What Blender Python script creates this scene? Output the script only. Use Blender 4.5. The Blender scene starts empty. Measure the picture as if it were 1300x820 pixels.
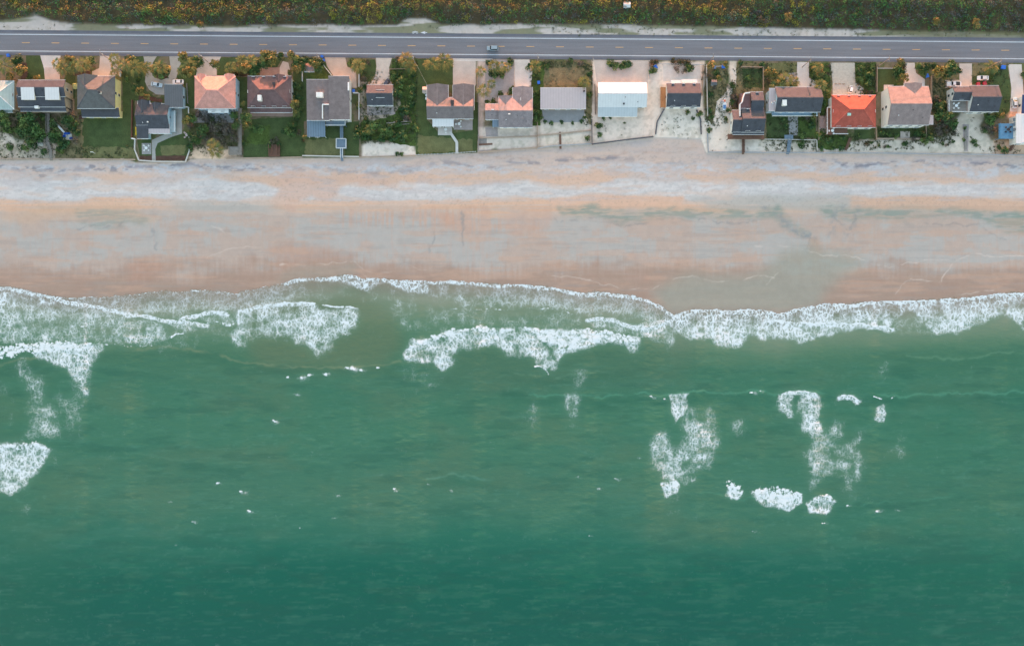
import bpy, math, random
import numpy as np
from mathutils import Vector, Matrix
random.seed(7); RS = np.random.RandomState(11)
sc = bpy.context.scene; COL = sc.collection
S = 0.32; H = 310.0            # metres per photo pixel on the ground, height of the drone
# ---------------------------------------------------------------- camera, sky, sun, exposure
cd = bpy.data.cameras.new('camera'); cam = bpy.data.objects.new('camera', cd); COL.objects.link(cam)
cam.location = (0, 0, H); cd.sensor_width = 36; cd.lens = 36*H/(1300*S)
cd.clip_start = 1; cd.clip_end = 20000; sc.camera = cam
SUN_EL = math.radians(1.6)
w = bpy.data.worlds.new('World'); sc.world = w; w.use_nodes = True
sky = w.node_tree.nodes.new('ShaderNodeTexSky'); sky.sky_type = 'NISHITA'; sky.sun_disc = False
sky.sun_elevation = SUN_EL; sky.sun_rotation = 0.0
sky.air_density = 1.0; sky.dust_density = 3.0; sky.ozone_density = 1.0
w.node_tree.nodes['Background'].inputs[1].default_value = 0.15
w.node_tree.links.new(sky.outputs[0], w.node_tree.nodes['Background'].inputs[0])
sl = bpy.data.lights.new('sun', 'SUN'); sl.energy = 1.15; sl.angle = math.radians(0.6); sl.color = (1, .37, .24)
so = bpy.data.objects.new('sun', sl); COL.objects.link(so)
so.rotation_euler = (-(math.pi/2-SUN_EL), 0, 0); so.location = (0, 100, 100)
sc.view_settings.view_transform = 'Standard'; sc.view_settings.look = 'None'
sc.view_settings.gamma = 1; sc.view_settings.exposure = 3.8
ILL = np.array([1.13, 1.18, 1.25])      # how bright a flat white surface is under this sky
# ---------------------------------------------------------------- helpers
def s2l(c):
    c = np.asarray(c, float)/255
    return np.where(c < .04045, c/12.92, ((c+.055)/1.055)**2.4)
def C(r, g, b): return tuple(np.clip(s2l((r, g, b))/ILL, .012, .82))
def at(px, py, h=0.0):
    k = S*(H-h)/H
    return Vector(((px-650)*k, (410-py)*k, h))
def tag(o, label=None, cat=None, group=None, kind=None):
    if label: o['label'] = label
    if cat: o['category'] = cat
    if group: o['group'] = group
    if kind: o['kind'] = kind
    return o
def empty(name, loc, label=None, cat=None, group=None, rz=0):
    o = bpy.data.objects.new(name, None); COL.objects.link(o); o.location = loc; o.rotation_euler = (0, 0, rz)
    o.empty_display_size = .5
    return tag(o, label, cat, group)
class MB:
    def __init__(s): s.v = []; s.f = []
    def add(s, vs, fs):
        n = len(s.v); s.v += [tuple(x) for x in vs]; s.f += [tuple(i+n for i in f) for f in fs]; return s
    def box(s, c, d, rz=0, rx=0):
        m = Matrix.Translation(Vector(c)) @ Matrix.Rotation(rz, 4, 'Z') @ Matrix.Rotation(rx, 4, 'X')
        vs = [m @ Vector((x*d[0]/2, y*d[1]/2, z*d[2]/2)) for z in (-1, 1) for y in (-1, 1) for x in (-1, 1)]
        return s.add(vs, [(0, 2, 3, 1), (4, 5, 7, 6), (0, 1, 5, 4), (2, 6, 7, 3), (0, 4, 6, 2), (1, 3, 7, 5)])
    def bar(s, a, b, wd, ht):
        a = Vector(a); b = Vector(b); d = b-a; L = d.length
        if L < 1e-6: return s
        q = d.to_track_quat('X', 'Z').to_matrix().to_4x4(); m = Matrix.Translation((a+b)/2) @ q
        vs = [m @ Vector((x*L/2, y*wd/2, z*ht/2)) for z in (-1, 1) for y in (-1, 1) for x in (-1, 1)]
        return s.add(vs, [(0, 2, 3, 1), (4, 5, 7, 6), (0, 1, 5, 4), (2, 6, 7, 3), (0, 4, 6, 2), (1, 3, 7, 5)])
    def tube(s, a, b, r0, r1=None, n=8):
        a = Vector(a); b = Vector(b); r1 = r0 if r1 is None else r1
        q = (b-a).to_track_quat('Z', 'Y')
        vs = []
        for p, r in ((a, r0), (b, r1)):
            for i in range(n):
                t = 2*math.pi*i/n; vs.append(p + q @ Vector((r*math.cos(t), r*math.sin(t), 0)))
        fs = [(i, (i+1) % n, n+(i+1) % n, n+i) for i in range(n)] + [tuple(range(n))[::-1], tuple(range(n, 2*n))]
        return s.add(vs, fs)
    def prism(s, pts, z0, z1):
        n = len(pts)
        ar = sum(pts[i][0]*pts[(i+1) % n][1]-pts[(i+1) % n][0]*pts[i][1] for i in range(n))
        if ar < 0: pts = pts[::-1]
        vs = [(p[0], p[1], z0) for p in pts]+[(p[0], p[1], z1) for p in pts]
        return s.add(vs, [tuple(range(n))[::-1], tuple(range(n, 2*n))]+[(i, (i+1) % n, n+(i+1) % n, n+i) for i in range(n)])
    def sheet(s, pts, z):
        n = len(pts); ar = sum(pts[i][0]*pts[(i+1) % n][1]-pts[(i+1) % n][0]*pts[i][1] for i in range(n))
        if ar < 0: pts = pts[::-1]
        return s.add([(p[0], p[1], z) for p in pts], [tuple(range(n))])
    def build(s, name, m, parent=None, org=None, smooth=False, bevel=0):
        me = bpy.data.meshes.new(name)
        o0 = Vector(org) if org is not None else (parent.matrix_world.translation if False else (Vector(parent['_o']) if parent is not None and '_o' in parent else Vector((0, 0, 0))))
        me.from_pydata([(v[0]-o0.x, v[1]-o0.y, v[2]-o0.z) for v in s.v], [], s.f); me.update()
        if m: me.materials.append(m)
        if smooth: me.polygons.foreach_set('use_smooth', [True]*len(me.polygons))
        o = bpy.data.objects.new(name, me); COL.objects.link(o)
        if parent is not None: o.parent = parent
        elif org is not None: o.location = o0
        if '_o' in (parent.keys() if parent is not None else []): o['_o'] = parent['_o']
        if bevel:
            b = o.modifiers.new('bevel', 'BEVEL'); b.width = bevel; b.segments = 2
        return o
def root(name, loc, *a, **k):
    o = empty(name, loc, *a, **k); o['_o'] = tuple(loc); return o
def thing(mb, name, m, label, cat, group=None, bevel=0, smooth=False):
    vs = np.array(mb.v); c = vs.mean(0); o = mb.build(name, m, org=(c[0], c[1], vs[:, 2].min()), bevel=bevel, smooth=smooth)
    return tag(o, label, cat, group)
def struct(mb, name, m):
    o = mb.build(name, m); o['kind'] = 'structure'; return o
def copy_tree(o, parent=None):
    c = o.copy(); COL.objects.link(c)
    if parent is not None: c.parent = parent
    for ch in list(o.children): copy_tree(ch, c)
    return c
MATS = {}
def mat(name, col, rough=.85, var=.18, scale=.8, fine=6.0, metal=0, spec=.3, kind=None, lines=0, axis=0, lw=.4, bump=0.0, attr=None, stretch=None):
    if name in MATS: return MATS[name]
    m = bpy.data.materials.new(name); m.use_nodes = True; nt = m.node_tree; N = nt.nodes; L = nt.links
    p = N['Principled BSDF']; p.inputs['Roughness'].default_value = rough; p.inputs['Metallic'].default_value = metal
    p.inputs['Specular IOR Level'].default_value = spec
    tc = N.new('ShaderNodeTexCoord'); geo = N.new('ShaderNodeNewGeometry')
    n1 = N.new('ShaderNodeTexNoise'); n1.inputs['Scale'].default_value = scale; n1.inputs['Detail'].default_value = 5
    n2 = N.new('ShaderNodeTexNoise'); n2.inputs['Scale'].default_value = fine; n2.inputs['Detail'].default_value = 3
    L.new(geo.outputs['Position'], n2.inputs['Vector'])
    if stretch:
        sv_ = N.new('ShaderNodeVectorMath'); sv_.operation = 'MULTIPLY'; sv_.inputs[1].default_value = stretch; L.new(geo.outputs['Position'], sv_.inputs[0]); L.new(sv_.outputs[0], n1.inputs['Vector'])
    else: L.new(geo.outputs['Position'], n1.inputs['Vector'])
    ad = N.new('ShaderNodeMath'); ad.operation = 'ADD'; L.new(n1.outputs[0], ad.inputs[0]); L.new(n2.outputs[0], ad.inputs[1])
    mr = N.new('ShaderNodeMapRange'); mr.inputs['From Min'].default_value = .7; mr.inputs['From Max'].default_value = 1.3
    mr.inputs['To Min'].default_value = 1-var; mr.inputs['To Max'].default_value = 1+var; L.new(ad.outputs[0], mr.inputs['Value'])
    fac = mr.outputs[0]
    if lines:
        sx = N.new('ShaderNodeSeparateXYZ'); L.new(geo.outputs['Position'], sx.inputs[0])
        mu = N.new('ShaderNodeMath'); mu.operation = 'MULTIPLY'; mu.inputs[1].default_value = 1/lines; L.new(sx.outputs[axis], mu.inputs[0])
        fr = N.new('ShaderNodeMath'); fr.operation = 'FRACT'; L.new(mu.outputs[0], fr.inputs[0])
        lt = N.new('ShaderNodeMath'); lt.operation = 'LESS_THAN'; lt.inputs[1].default_value = .16; L.new(fr.outputs[0], lt.inputs[0])
        m2 = N.new('ShaderNodeMath'); m2.operation = 'MULTIPLY_ADD'; m2.inputs[1].default_value = -lw; m2.inputs[2].default_value = 1; L.new(lt.outputs[0], m2.inputs[0])
        m3 = N.new('ShaderNodeMath'); m3.operation = 'MULTIPLY'; L.new(m2.outputs[0], m3.inputs[0]); L.new(fac, m3.inputs[1]); fac = m3.outputs[0]
    vm = N.new('ShaderNodeVectorMath'); vm.operation = 'SCALE'; L.new(fac, vm.inputs['Scale'])
    if attr:
        a = N.new('ShaderNodeAttribute'); a.attribute_name = attr; L.new(a.outputs['Color'], vm.inputs[0])
    else: vm.inputs[0].default_value = col
    L.new(vm.outputs[0], p.inputs['Base Color'])
    if bump:
        b = N.new('ShaderNodeBump'); b.inputs['Strength'].default_value = bump; b.inputs['Distance'].default_value = .1
        L.new(n2.outputs[0], b.inputs['Height']); L.new(b.outputs[0], p.inputs['Normal'])
    MATS[name] = m; return m
# --- 2D noise in photo-pixel space
def vnoise(u, v, seed):
    r = np.random.RandomState(seed).rand(256, 256)
    iu = np.floor(u).astype(int); iv = np.floor(v).astype(int); fu = u-iu; fv = v-iv
    fu = fu*fu*(3-2*fu); fv = fv*fv*(3-2*fv); a = iu & 255; b = iv & 255; a1 = (a+1) & 255; b1 = (b+1) & 255
    return (r[b, a]*(1-fu)+r[b, a1]*fu)*(1-fv)+(r[b1, a]*(1-fu)+r[b1, a1]*fu)*fv
def fbm(u, v, su, sv, o=4, seed=0):
    t = 0; amp = 1; tot = 0
    for i in range(o):
        t = t+amp*vnoise(u/su*2**i+17.3*i, v/sv*2**i+9.1*i, seed*31+i); tot += amp; amp *= .55
    return t/tot                     # 0..1
def sm(x, a, b):
    t = np.clip((x-a)/(b-a), 0, 1); return t*t*(3-2*t)
def blur(a, r):
    r = int(r)
    if r < 1: return a
    for _ in range(2):
        for ax in (0, 1):
            pad = [(0, 0), (0, 0)]; pad[ax] = (r+1, r); c = np.cumsum(np.pad(a, pad, mode='edge'), axis=ax)
            n = 2*r+1
            a = (np.take(c, range(n, c.shape[ax]), axis=ax)-np.take(c, range(0, c.shape[ax]-n), axis=ax))/n
    return a
class Raster:
    def __init__(s, us, vs, seed=1, amp=2.5):
        s.us, s.vs = us, vs; s.U, s.V = np.meshgrid(us, vs)
        s.WU = s.U+(fbm(s.U, s.V, 9, 9, 3, seed)-.5)*2*amp+(fbm(s.U, s.V, 30, 30, 2, seed+1)-.5)*3*amp
        s.WV = s.V+(fbm(s.U, s.V, 9, 9, 3, seed+2)-.5)*2*amp+(fbm(s.U, s.V, 30, 30, 2, seed+3)-.5)*3*amp
    def poly(s, pts, feather=1, warp=1.0):
        p = np.array(pts, float); U = s.U+(s.WU-s.U)*warp; V = s.V+(s.WV-s.V)*warp
        ins = np.zeros(U.shape, bool); n = len(p)
        u0, u1, v0, v1 = p[:, 0].min()-25, p[:, 0].max()+25, p[:, 1].min()-25, p[:, 1].max()+25
        c0, c1 = np.searchsorted(s.us, [u0, u1]); r0, r1 = np.searchsorted(s.vs, [v0, v1])
        uu = U[r0:r1, c0:c1]; vv = V[r0:r1, c0:c1]; k = np.zeros(uu.shape, bool)
        for i in range(n):
            x0, y0 = p[i]; x1, y1 = p[(i+1) % n]
            if y0 == y1: continue
            k ^= ((y0 > vv) != (y1 > vv)) & (uu < (x1-x0)*(vv-y0)/(y1-y0)+x0)
        ins[r0:r1, c0:c1] = k
        return blur(ins.astype(float), feather)
    def line(s, pts, wd=.8, warp=.3):
        out = np.zeros(s.U.shape); U = s.U+(s.WU-s.U)*warp; V = s.V+(s.WV-s.V)*warp
        for (x0, y0), (x1, y1) in zip(pts[:-1], pts[1:]):
            c0, c1 = np.searchsorted(s.us, [min(x0, x1)-8, max(x0, x1)+8]); r0, r1 = np.searchsorted(s.vs, [min(y0, y1)-8, max(y0, y1)+8])
            uu = U[r0:r1, c0:c1]; vv = V[r0:r1, c0:c1]; dx, dy = x1-x0, y1-y0; L = dx*dx+dy*dy+1e-9
            t = np.clip(((uu-x0)*dx+(vv-y0)*dy)/L, 0, 1); d = np.hypot(uu-x0-t*dx, vv-y0-t*dy)
            out[r0:r1, c0:c1] = np.maximum(out[r0:r1, c0:c1], np.exp(-(d/wd)**2))
        return out
def grid_mesh(name, X, Y, Z, m, keep=None, colors=None, floats=None):
    nv, nu = X.shape; me = bpy.data.meshes.new(name)
    idx = np.arange(nv*nu).reshape(nv, nu)
    f = np.stack([idx[1:, :-1], idx[1:, 1:], idx[:-1, 1:], idx[:-1, :-1]], -1)
    if keep is not None: f = f[keep]
    f = f.reshape(-1, 4); P = np.stack([X, Y, Z], -1).reshape(-1, 3)
    me.vertices.add(len(P)); me.vertices.foreach_set('co', P.ravel().astype(np.float32))
    me.loops.add(f.size); me.loops.foreach_set('vertex_index', f.ravel().astype(np.int32))
    me.polygons.add(len(f)); me.polygons.foreach_set('loop_start', np.arange(0, f.size, 4, dtype=np.int32))
    me.polygons.foreach_set('use_smooth', np.ones(len(f), bool)); me.update(calc_edges=True)
    for k, c in (colors or {}).items():
        a = me.attributes.new(k, 'FLOAT_COLOR', 'POINT'); a.data.foreach_set('color', np.concatenate([c.reshape(-1, 3), np.ones((nv*nu, 1))], 1).ravel().astype(np.float32))
    for k, c in (floats or {}).items():
        a = me.attributes.new(k, 'FLOAT', 'POINT'); a.data.foreach_set('value', c.ravel().astype(np.float32))
    me.materials.append(m); o = bpy.data.objects.new(name, me); COL.objects.link(o); o['kind'] = 'structure'
    return o
def lay(G, mask, col): G += (s2l(col)-G)*mask[..., None]
# ---------------------------------------------------------------- the land: one sheet, sea bed included
SHORE = [(-40, 361), (0, 363), (25, 366), (55, 373), (84, 378), (128, 377), (166, 374), (205, 369), (223, 370), (246, 368), (276, 369), (300, 373), (312, 369), (328, 366), (345, 362), (361, 359), (376, 355), (417, 352), (438, 349), (453, 350), (461, 354), (479, 353), (504, 356), (530, 356), (550, 358), (576, 356), (597, 359), (655, 361), (701, 364), (732, 371), (760, 370), (804, 375), (824, 381), (840, 388), (855, 399), (868, 397), (880, 393), (901, 393), (921, 394), (952, 393), (970, 394), (990, 398), (1011, 393), (1047, 386), (1080, 385), (1134, 382), (1190, 380), (1241, 377), (1267, 373), (1287, 371), (1300, 372), (1340, 374)]
WALL = [(-60, 203), (165, 203), (172, 206), (236, 206), (242, 202), (285, 201), (455, 200), (530, 197), (606, 193), (608, 191), (680, 188), (752, 184), (828, 175), (832, 174), (890, 176), (897, 194), (970, 194), (1340, 197)]
def interp(P, x): P = np.array(P, float); return np.interp(x, P[:, 0], P[:, 1])
ext = [300, 900, 2500, 8000]
gu = np.concatenate([[-e for e in ext[::-1]], np.arange(-40, 1341, 1.0), [1300+e for e in ext]])
gv = np.concatenate([[-8000, -2500, -900, -300, -100, -60], np.arange(-30, 20, 5), np.arange(20, 400, 1.0), np.arange(400, 900, 20), [1000, 1400, 3000, 9000]])
R = Raster(gu, gv, seed=3)
U, V = R.U, R.V
wl = interp(WALL, U); sh = interp(SHORE, U)
def ramp(v, pts): p = np.array(pts, float); return np.interp(v, p[:, 0], p[:, 1])
Zg = np.where(V < 30, ramp(V, [(-100, 1.5), (-10, .8), (28, 0)]), 0.0)
FALL = [(0, 0), (30, -.08), (60, -.2), (90, -.32), (180, -.62)]
below = np.clip((V-wl)/2.5, 0, 1)*-.3 + ramp(V-wl, FALL)*(V > wl)
Zg = Zg+np.where(V > wl, below, 0)
Zg = Zg+np.where(V > 360, -(V-360)*.006, 0)+np.where((V > 215) & (V < 400), (fbm(U, V, 40, 14, 3, 8)-.5)*.10, 0)
Zg = np.maximum(Zg, -9)
kk = S*(H-Zg)/H
rgb = lambda *c: np.array(c, float)
G = np.zeros(U.shape+(3,)) + s2l((122, 112, 96))
n_a = fbm(U, V, 14, 14, 4, 21); n_b = fbm(U, V, 5, 5, 3, 22); n_c = fbm(U, V, 60, 30, 3, 23)
lay(G, sm(n_a, .45, .6), (92, 100, 66)); lay(G, sm(n_b, .55, .7)*.7, (78, 84, 56)); lay(G, sm(n_b, .62, .75)*.5, (150, 140, 122))
def dens(*p): return R.poly(p, 1)
# sandy ground by the plots
SAND = (200, 195, 190)
for pts, amt, col in [
    ([(-40, 190), (15, 176), (60, 178), (85, 188), (165, 196), (165, 204), (-40, 204)], .55, SAND),
    ([(0, 166), (18, 172), (20, 184), (0, 182)], .8, SAND),
    ([(240, 190), (262, 184), (290, 188), (308, 202), (238, 203)], .9, (205, 188, 172)),
    ([(460, 184), (470, 178), (500, 182), (510, 178), (527, 182), (528, 200), (460, 201)], .95, (205, 202, 200)),
    ([(604, 74), (620, 74), (656, 76), (656, 112), (640, 135), (614, 140), (612, 192), (604, 192)], .95, (178, 168, 166)),
    ([(607, 160), (682, 158), (682, 190), (607, 194)], .95, (188, 186, 184)),
    ([(682, 152), (752, 140), (752, 184), (682, 190)], .95, (190, 188, 184)),
    ([(752, 76), (835, 76), (835, 178), (752, 184)], 1, (198, 192, 188)),
    ([(830, 78), (893, 80), (896, 178), (828, 178)], 1, (200, 198, 195)),
    ([(890, 150), (930, 140), (930, 175), (975, 178), (975, 196), (890, 196)], 1, (198, 198, 196)),
    ([(924, 78), (936, 78), (936, 118), (928, 140), (905, 160), (904, 118), (926, 110)], .95, (195, 192, 188)),
    ([(903, 112), (926, 116), (930, 195), (900, 195)], .95, (196, 196, 194)),
    ([(970, 178), (1200, 176), (1215, 160), (1222, 143), (1252, 143), (1245, 160), (1260, 178), (1340, 186), (1340, 199), (970, 196)], .9, (190, 190, 186)),
    ([(1283, 140), (1300, 132), (1300, 150), (1280, 150)], .9, (200, 170, 152)),
    ([(1262, 176), (1340, 178), (1340, 198), (1262, 198)], .8, (185, 160, 142)),
    ([(456, 90), (470, 90), (462, 140), (500, 140), (508, 128), (512, 145), (495, 152), (460, 152)], .8, (176, 168, 160))]:
    lay(G, dens(*pts)*amt*(.78+.22*sm(n_b, .36, .5)), np.array(col)*1.03)
lay(G, sm(fbm(U, V, 4, 4, 3, 41), .64, .76)*.14*((V > 76) & (V < 200)), (120, 118, 92))
# north verge: pale sand and thin grass
vg = R.poly([(-60, 18), (1340, 32), (1340, 60), (-60, 50)], 1, .4)
lay(G, vg, (178, 178, 180)); lay(G, vg*sm(fbm(U, V, 60, 8, 3, 51)+.1*sm(U, 850, 1300), .5, .62)*.8, (118, 122, 88)); lay(G, vg*sm(n_b, .55, .7)*.3, (140, 136, 120))
lay(G, vg*sm(U, 1100, 1180)*.75, (112, 114, 84))
scr = R.poly([(-9000, -9000), (9000, -9000), (9000, 41), (1300, 41), (1130, 39), (1000, 36), (900, 34), (800, 32), (650, 32), (560, 32), (540, 24), (515, 24), (505, 32), (300, 33), (160, 32), (90, 30), (65, 26), (45, 19), (20, 24), (0, 27), (-9000, 27)], 1, .3)
lay(G, scr, (72, 68, 52)); lay(G, scr*sm(n_b, .5, .7)*.5, (96, 88, 66))
south = sm(V-wl, -1, 2)
# --- the beach
by = V+(fbm(U, V, 90, 25, 3, 61)-.5)*16+(fbm(U, V, 16, 6, 3, 62)-.5)*9
B = np.zeros_like(G)+s2l((200, 184, 176))
fin = fbm(U, V, 8, 3, 4, 63); strk = fbm(U, V, 3, 40, 3, 64); hst = fbm(U, V, 70, 3, 4, 65); big = fbm(U, V, 120, 30, 3, 66)
lay(B, sm(by, 205, 212)*(1-sm(by, 222, 228))*sm(fin, .35, .6), (196, 196, 200))
lay(B, sm(by, 224, 234)*(1-sm(by, 250, 258)), (200, 199, 200))
lay(B, sm(by, 228, 238)*(1-sm(by, 244, 252))*sm(fin, .4, .6)*.6, (216, 214, 214))
lay(B, sm(by, 216, 222)*(1-sm(by, 228, 236))*sm(big+.1*(fin-.5), .40, .5)*.9, (212, 182, 162))
# wrack and dark heavy-mineral bands
for pts, a in [([(0, 210), (60, 214), (130, 214), (175, 209), (240, 211), (330, 213)], .8), ([(40, 220), (100, 220), (160, 216)], .6), ([(330, 213), (400, 216), (480, 219), (530, 214)], .4), ([(500, 208), (560, 207), (620, 210), (690, 206), (730, 202), (780, 201)], .55), ([(640, 206), (690, 208), (770, 200), (840, 204), (900, 206), (960, 207)], .4), ([(1030, 206), (1100, 208), (1180, 209), (1300, 210), (1340, 210)], .85), ([(920, 208), (990, 207)], .4)]:
    ln = R.line(pts, 3.4, 1.4)*sm(fbm(U, V, 9, 4, 3, 68), .42, .6)
    lay(B, ln*a, (128, 130, 142))
lay(B, R.line([(600, 200), (700, 204), (790, 196), (880, 186)], 5, 1.5)*.45*sm(fin, .4, .6), (186, 160, 148))
# the wrack line's damp sand, orange coquina bands
lay(B, sm(by, 254, 262), (198, 186, 178))
orange = (210, 182, 168)
om = sm(by, 250, 256)*(1-sm(by, 266, 276))
lay(B, om*(.45+.55*sm(hst, .40, .55)), (214, 182, 160))
lay(B, om*R.poly([(212, 244), (290, 238), (356, 240), (344, 262), (352, 296), (280, 302), (200, 300), (216, 270)], 14, 3)*.95, (184, 182, 178))
lay(B, R.poly([(350, 240), (360, 224), (376, 214), (395, 222), (440, 222), (480, 225), (525, 232), (470, 237), (430, 240), (400, 256), (380, 262), (362, 276), (345, 268)], 2, 3.5)*.8, (208, 178, 162))
lay(B, R.poly([(697, 252), (740, 247), (870, 249), (865, 262), (740, 262), (700, 262)], 1, .6)*.8, (214, 181, 160))
lay(B, R.poly([(935, 250), (975, 250), (975, 260), (935, 258)], 1, .6)*.6, (212, 184, 166))
lay(B, R.poly([(870, 248), (1080, 246), (1100, 262), (1060, 270), (900, 264)], 3, .8)*.85, (180, 180, 176))
lay(B, R.poly([(1080, 250), (1340, 252), (1340, 272), (1180, 268), (1080, 262)], 2, .6)*.85, (206, 176, 156))
# grey wet flat, its sky sheen painted into the colour, streaked down the slope
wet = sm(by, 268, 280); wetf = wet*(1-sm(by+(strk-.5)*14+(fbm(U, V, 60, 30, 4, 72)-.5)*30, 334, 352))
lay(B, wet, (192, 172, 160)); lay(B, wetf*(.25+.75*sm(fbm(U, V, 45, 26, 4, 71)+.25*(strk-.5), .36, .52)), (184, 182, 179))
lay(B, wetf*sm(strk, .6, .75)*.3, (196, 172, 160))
lay(B, R.poly([(425, 265), (620, 262), (650, 290), (600, 300), (540, 285), (430, 288)], 3, 1.2)*.55*sm(strk, .35, .6), (206, 170, 150))
lay(B, R.poly([(60, 262), (150, 262), (205, 275), (200, 282), (90, 280), (0, 284), (0, 272)], 3, 1)*.6, (208, 178, 154))
rust = sm(by+(strk-.5)*16+(fbm(U, V, 60, 30, 4, 72)-.5)*44, 326, 356)
lay(B, rust, (172, 148, 134)); lay(B, rust*sm(hst, .5, .7)*.35, (182, 162, 150))
lay(B, rust*sm(fbm(U, V, 26, 14, 3, 73), .45, .65)*.5, (172, 152, 138))
for pts in ([(340, 315), (400, 308), (450, 325), (440, 340), (350, 345)], [(160, 335), (200, 320), (210, 345), (170, 360)]): lay(B, R.poly(pts, 4, 1.5)*.5, (186, 148, 128))
# teal runnels
for pts, a in [([(96, 268), (120, 264), (150, 268), (188, 272), (200, 282), (160, 285), (125, 292), (105, 286)], .5), ([(705, 262), (760, 262), (830, 266), (880, 268), (950, 266), (985, 264), (1010, 280), (960, 276), (900, 280), (850, 280), (800, 278), (790, 284), (765, 276), (712, 272)], .8), ([(985, 262), (1030, 296), (1020, 305), (975, 275)], .5), ([(1040, 262), (1100, 264), (1200, 266), (1340, 268), (1340, 306), (1285, 296), (1250, 280), (1190, 276), (1140, 284), (1120, 276), (1080, 280), (1050, 276)], .8), ([(1255, 270), (1340, 270), (1340, 302), (1290, 294)], .7)]:
    lay(B, R.poly(pts, 2, 1.6)*a*(.35+.65*sm(fbm(U+V*1.5, V, 14, 2.2, 3, 84), .38, .6)), (138, 156, 148))
for pts in ([(700, 282), (745, 276), (790, 287), (830, 280), (900, 284), (960, 282)], [(1170, 283), (1200, 286), (1240, 286), (1275, 300)], [(985, 272), (1010, 296), (1035, 310)], [(1085, 300), (1065, 280), (1060, 268)], [(1090, 268), (1082, 292)], [(100, 292), (135, 288), (165, 280)], [(195, 293), (199, 318)], [(590, 268), (588, 310)], [(550, 292), (546, 318)], [(1022, 318), (1026, 300)]):
    lay(B, R.line(pts, 1.3, 1.6)*.4*sm(fbm(U, V, 9, 9, 3, 78), .32, .6), (120, 132, 138))
lay(B, wet*sm(fbm(U, V, 46, 2.2, 4, 85), .54, .68)*.13*(1-sm(by, 350, 370)), (204, 178, 160)); lay(B, wet*sm(fbm(U, V, 60, 8, 4, 86), .54, .66)*.4, (202, 170, 150)); lay(B, wet*sm(fbm(U, V, 40, 3, 4, 87), .56, .7)*.25, (160, 158, 156))
for pts, wd, a in [([(968, 262), (990, 276), (1012, 296), (1034, 306)], 4.5, .55), ([(1072, 262), (1062, 278), (1056, 300)], 4, .45), ([(1092, 268), (1088, 284), (1076, 298)], 5, .4), ([(1022, 300), (1030, 322)], 5, .5), ([(196, 290), (199, 306), (202, 326)], 1.6, .5), ([(590, 268), (589, 312)], 2, .45), ([(548, 296), (544, 320)], 1.8, .35)]:
    lay(B, R.line(pts, wd, 1.6)*a*sm(fbm(U, V, 5, 5, 3, 88), .3, .6), (146, 154, 158))
lay(B, R.poly([(1024, 306), (1040, 304), (1042, 320), (1034, 338), (1026, 330)], 2, 1.5)*.6, (190, 162, 140)); lay(B, R.poly([(630, 268), (655, 262), (700, 270), (695, 290), (660, 296), (640, 288)], 4, 2)*.4, (206, 168, 148)); lay(B, R.poly([(560, 270), (585, 266), (580, 288), (562, 290)], 3, 2)*.5, (208, 164, 140))
# sea-grey glaze on the right where the swash has just drained
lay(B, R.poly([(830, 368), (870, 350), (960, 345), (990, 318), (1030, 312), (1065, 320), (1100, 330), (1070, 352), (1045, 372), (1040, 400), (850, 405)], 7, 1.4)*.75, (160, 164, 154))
lay(B, R.poly([(360, 345), (385, 336), (450, 334), (450, 352), (350, 362)], 4, 1)*.5, (164, 158, 146))
lay(B, sm(V-sh, -9, 0)*.25, (160, 142, 128))
for pts, a in [([(355, 338), (400, 336), (440, 334), (448, 333), (462, 345), (500, 345), (490, 340)], .55), ([(700, 352), (740, 356), (790, 367), (830, 366), (858, 354), (880, 352), (905, 357), (925, 356), (960, 350), (980, 353)], .5), ([(960, 312), (1008, 313), (1030, 320), (1085, 327), (1130, 340), (1170, 330), (1215, 328)], .5), ([(1155, 356), (1190, 357), (1193, 360), (1200, 345), (1212, 330), (1240, 322), (1290, 326), (1340, 330)], .6), ([(1193, 360), (1200, 374)], .6), ([(1135, 372), (1155, 358)], .3), ([(270, 286), (284, 292), (288, 298), (300, 297)], .45), ([(260, 326), (290, 316), (330, 312)], .35), ([(560, 345), (530, 342), (505, 330)], .3), ([(455, 345), (470, 355)], .4), ([(1215, 376), (1240, 372), (1262, 370)], .5), ([(970, 362), (990, 340), (1010, 318)], .3)]:
    lay(B, R.line(pts, .62, .9)*a*.85*sm(fbm(U, V, 12, 12, 3, 77), .3, .62), (228, 218, 210))
lay(B, sm(fbm(U, V, 2.4, 2, 2, 80), .60, .8)*.22*(V < 262), (132, 126, 124)); lay(B, sm(fbm(U, V, 30, 4, 4, 82), .52, .66)*.4*(V < 256), (186, 180, 182)); lay(B, sm(fbm(U, V, 40, 6, 4, 83), .54, .7)*.45*(V < 262), (212, 188, 172))
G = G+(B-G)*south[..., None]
lay(G, sm(V, 395, 430), (120, 128, 104))
grain = (fbm(U, V, 2.2, 2.2, 2, 81)-.5)*np.where(V > wl, .05, .14)+1
lum = G.mean(-1); G *= np.where((V < wl)[..., None], 1+np.array([.22, .15, .11])*sm(lum, .25, .42)[..., None], 1)  # pale yard sand brightened and warmed in colour to offset its shade
G[V < -50] = s2l((66, 74, 46)); gout = (U < -60) | (U > 1360)
G[gout & (V < wl) & (V > -50)] = s2l((96, 98, 70)); G[gout & (V > wl) & (V < 262)] = s2l((200, 190, 184)); G[gout & (V >= 262) & (V < 400)] = s2l((178, 162, 152))
G = np.clip(G/ILL*np.where((V < wl)[..., None], np.array([1.06, 1.0, .96]), np.array([1.02, .985, 1.0]))*(1+.10*(V < wl)+.07*((V >= wl) & (V < 262)))[..., None]*grain[..., None], .01, .8)  # yard ground also warmed in colour against its bluish shade
rough = np.where(V > wl, 1-.72*sm(by, 262, 290), .95)
m = mat('sand_and_soil', None, var=.05, scale=.35, fine=3.0, attr='tone', bump=.12)
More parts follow.
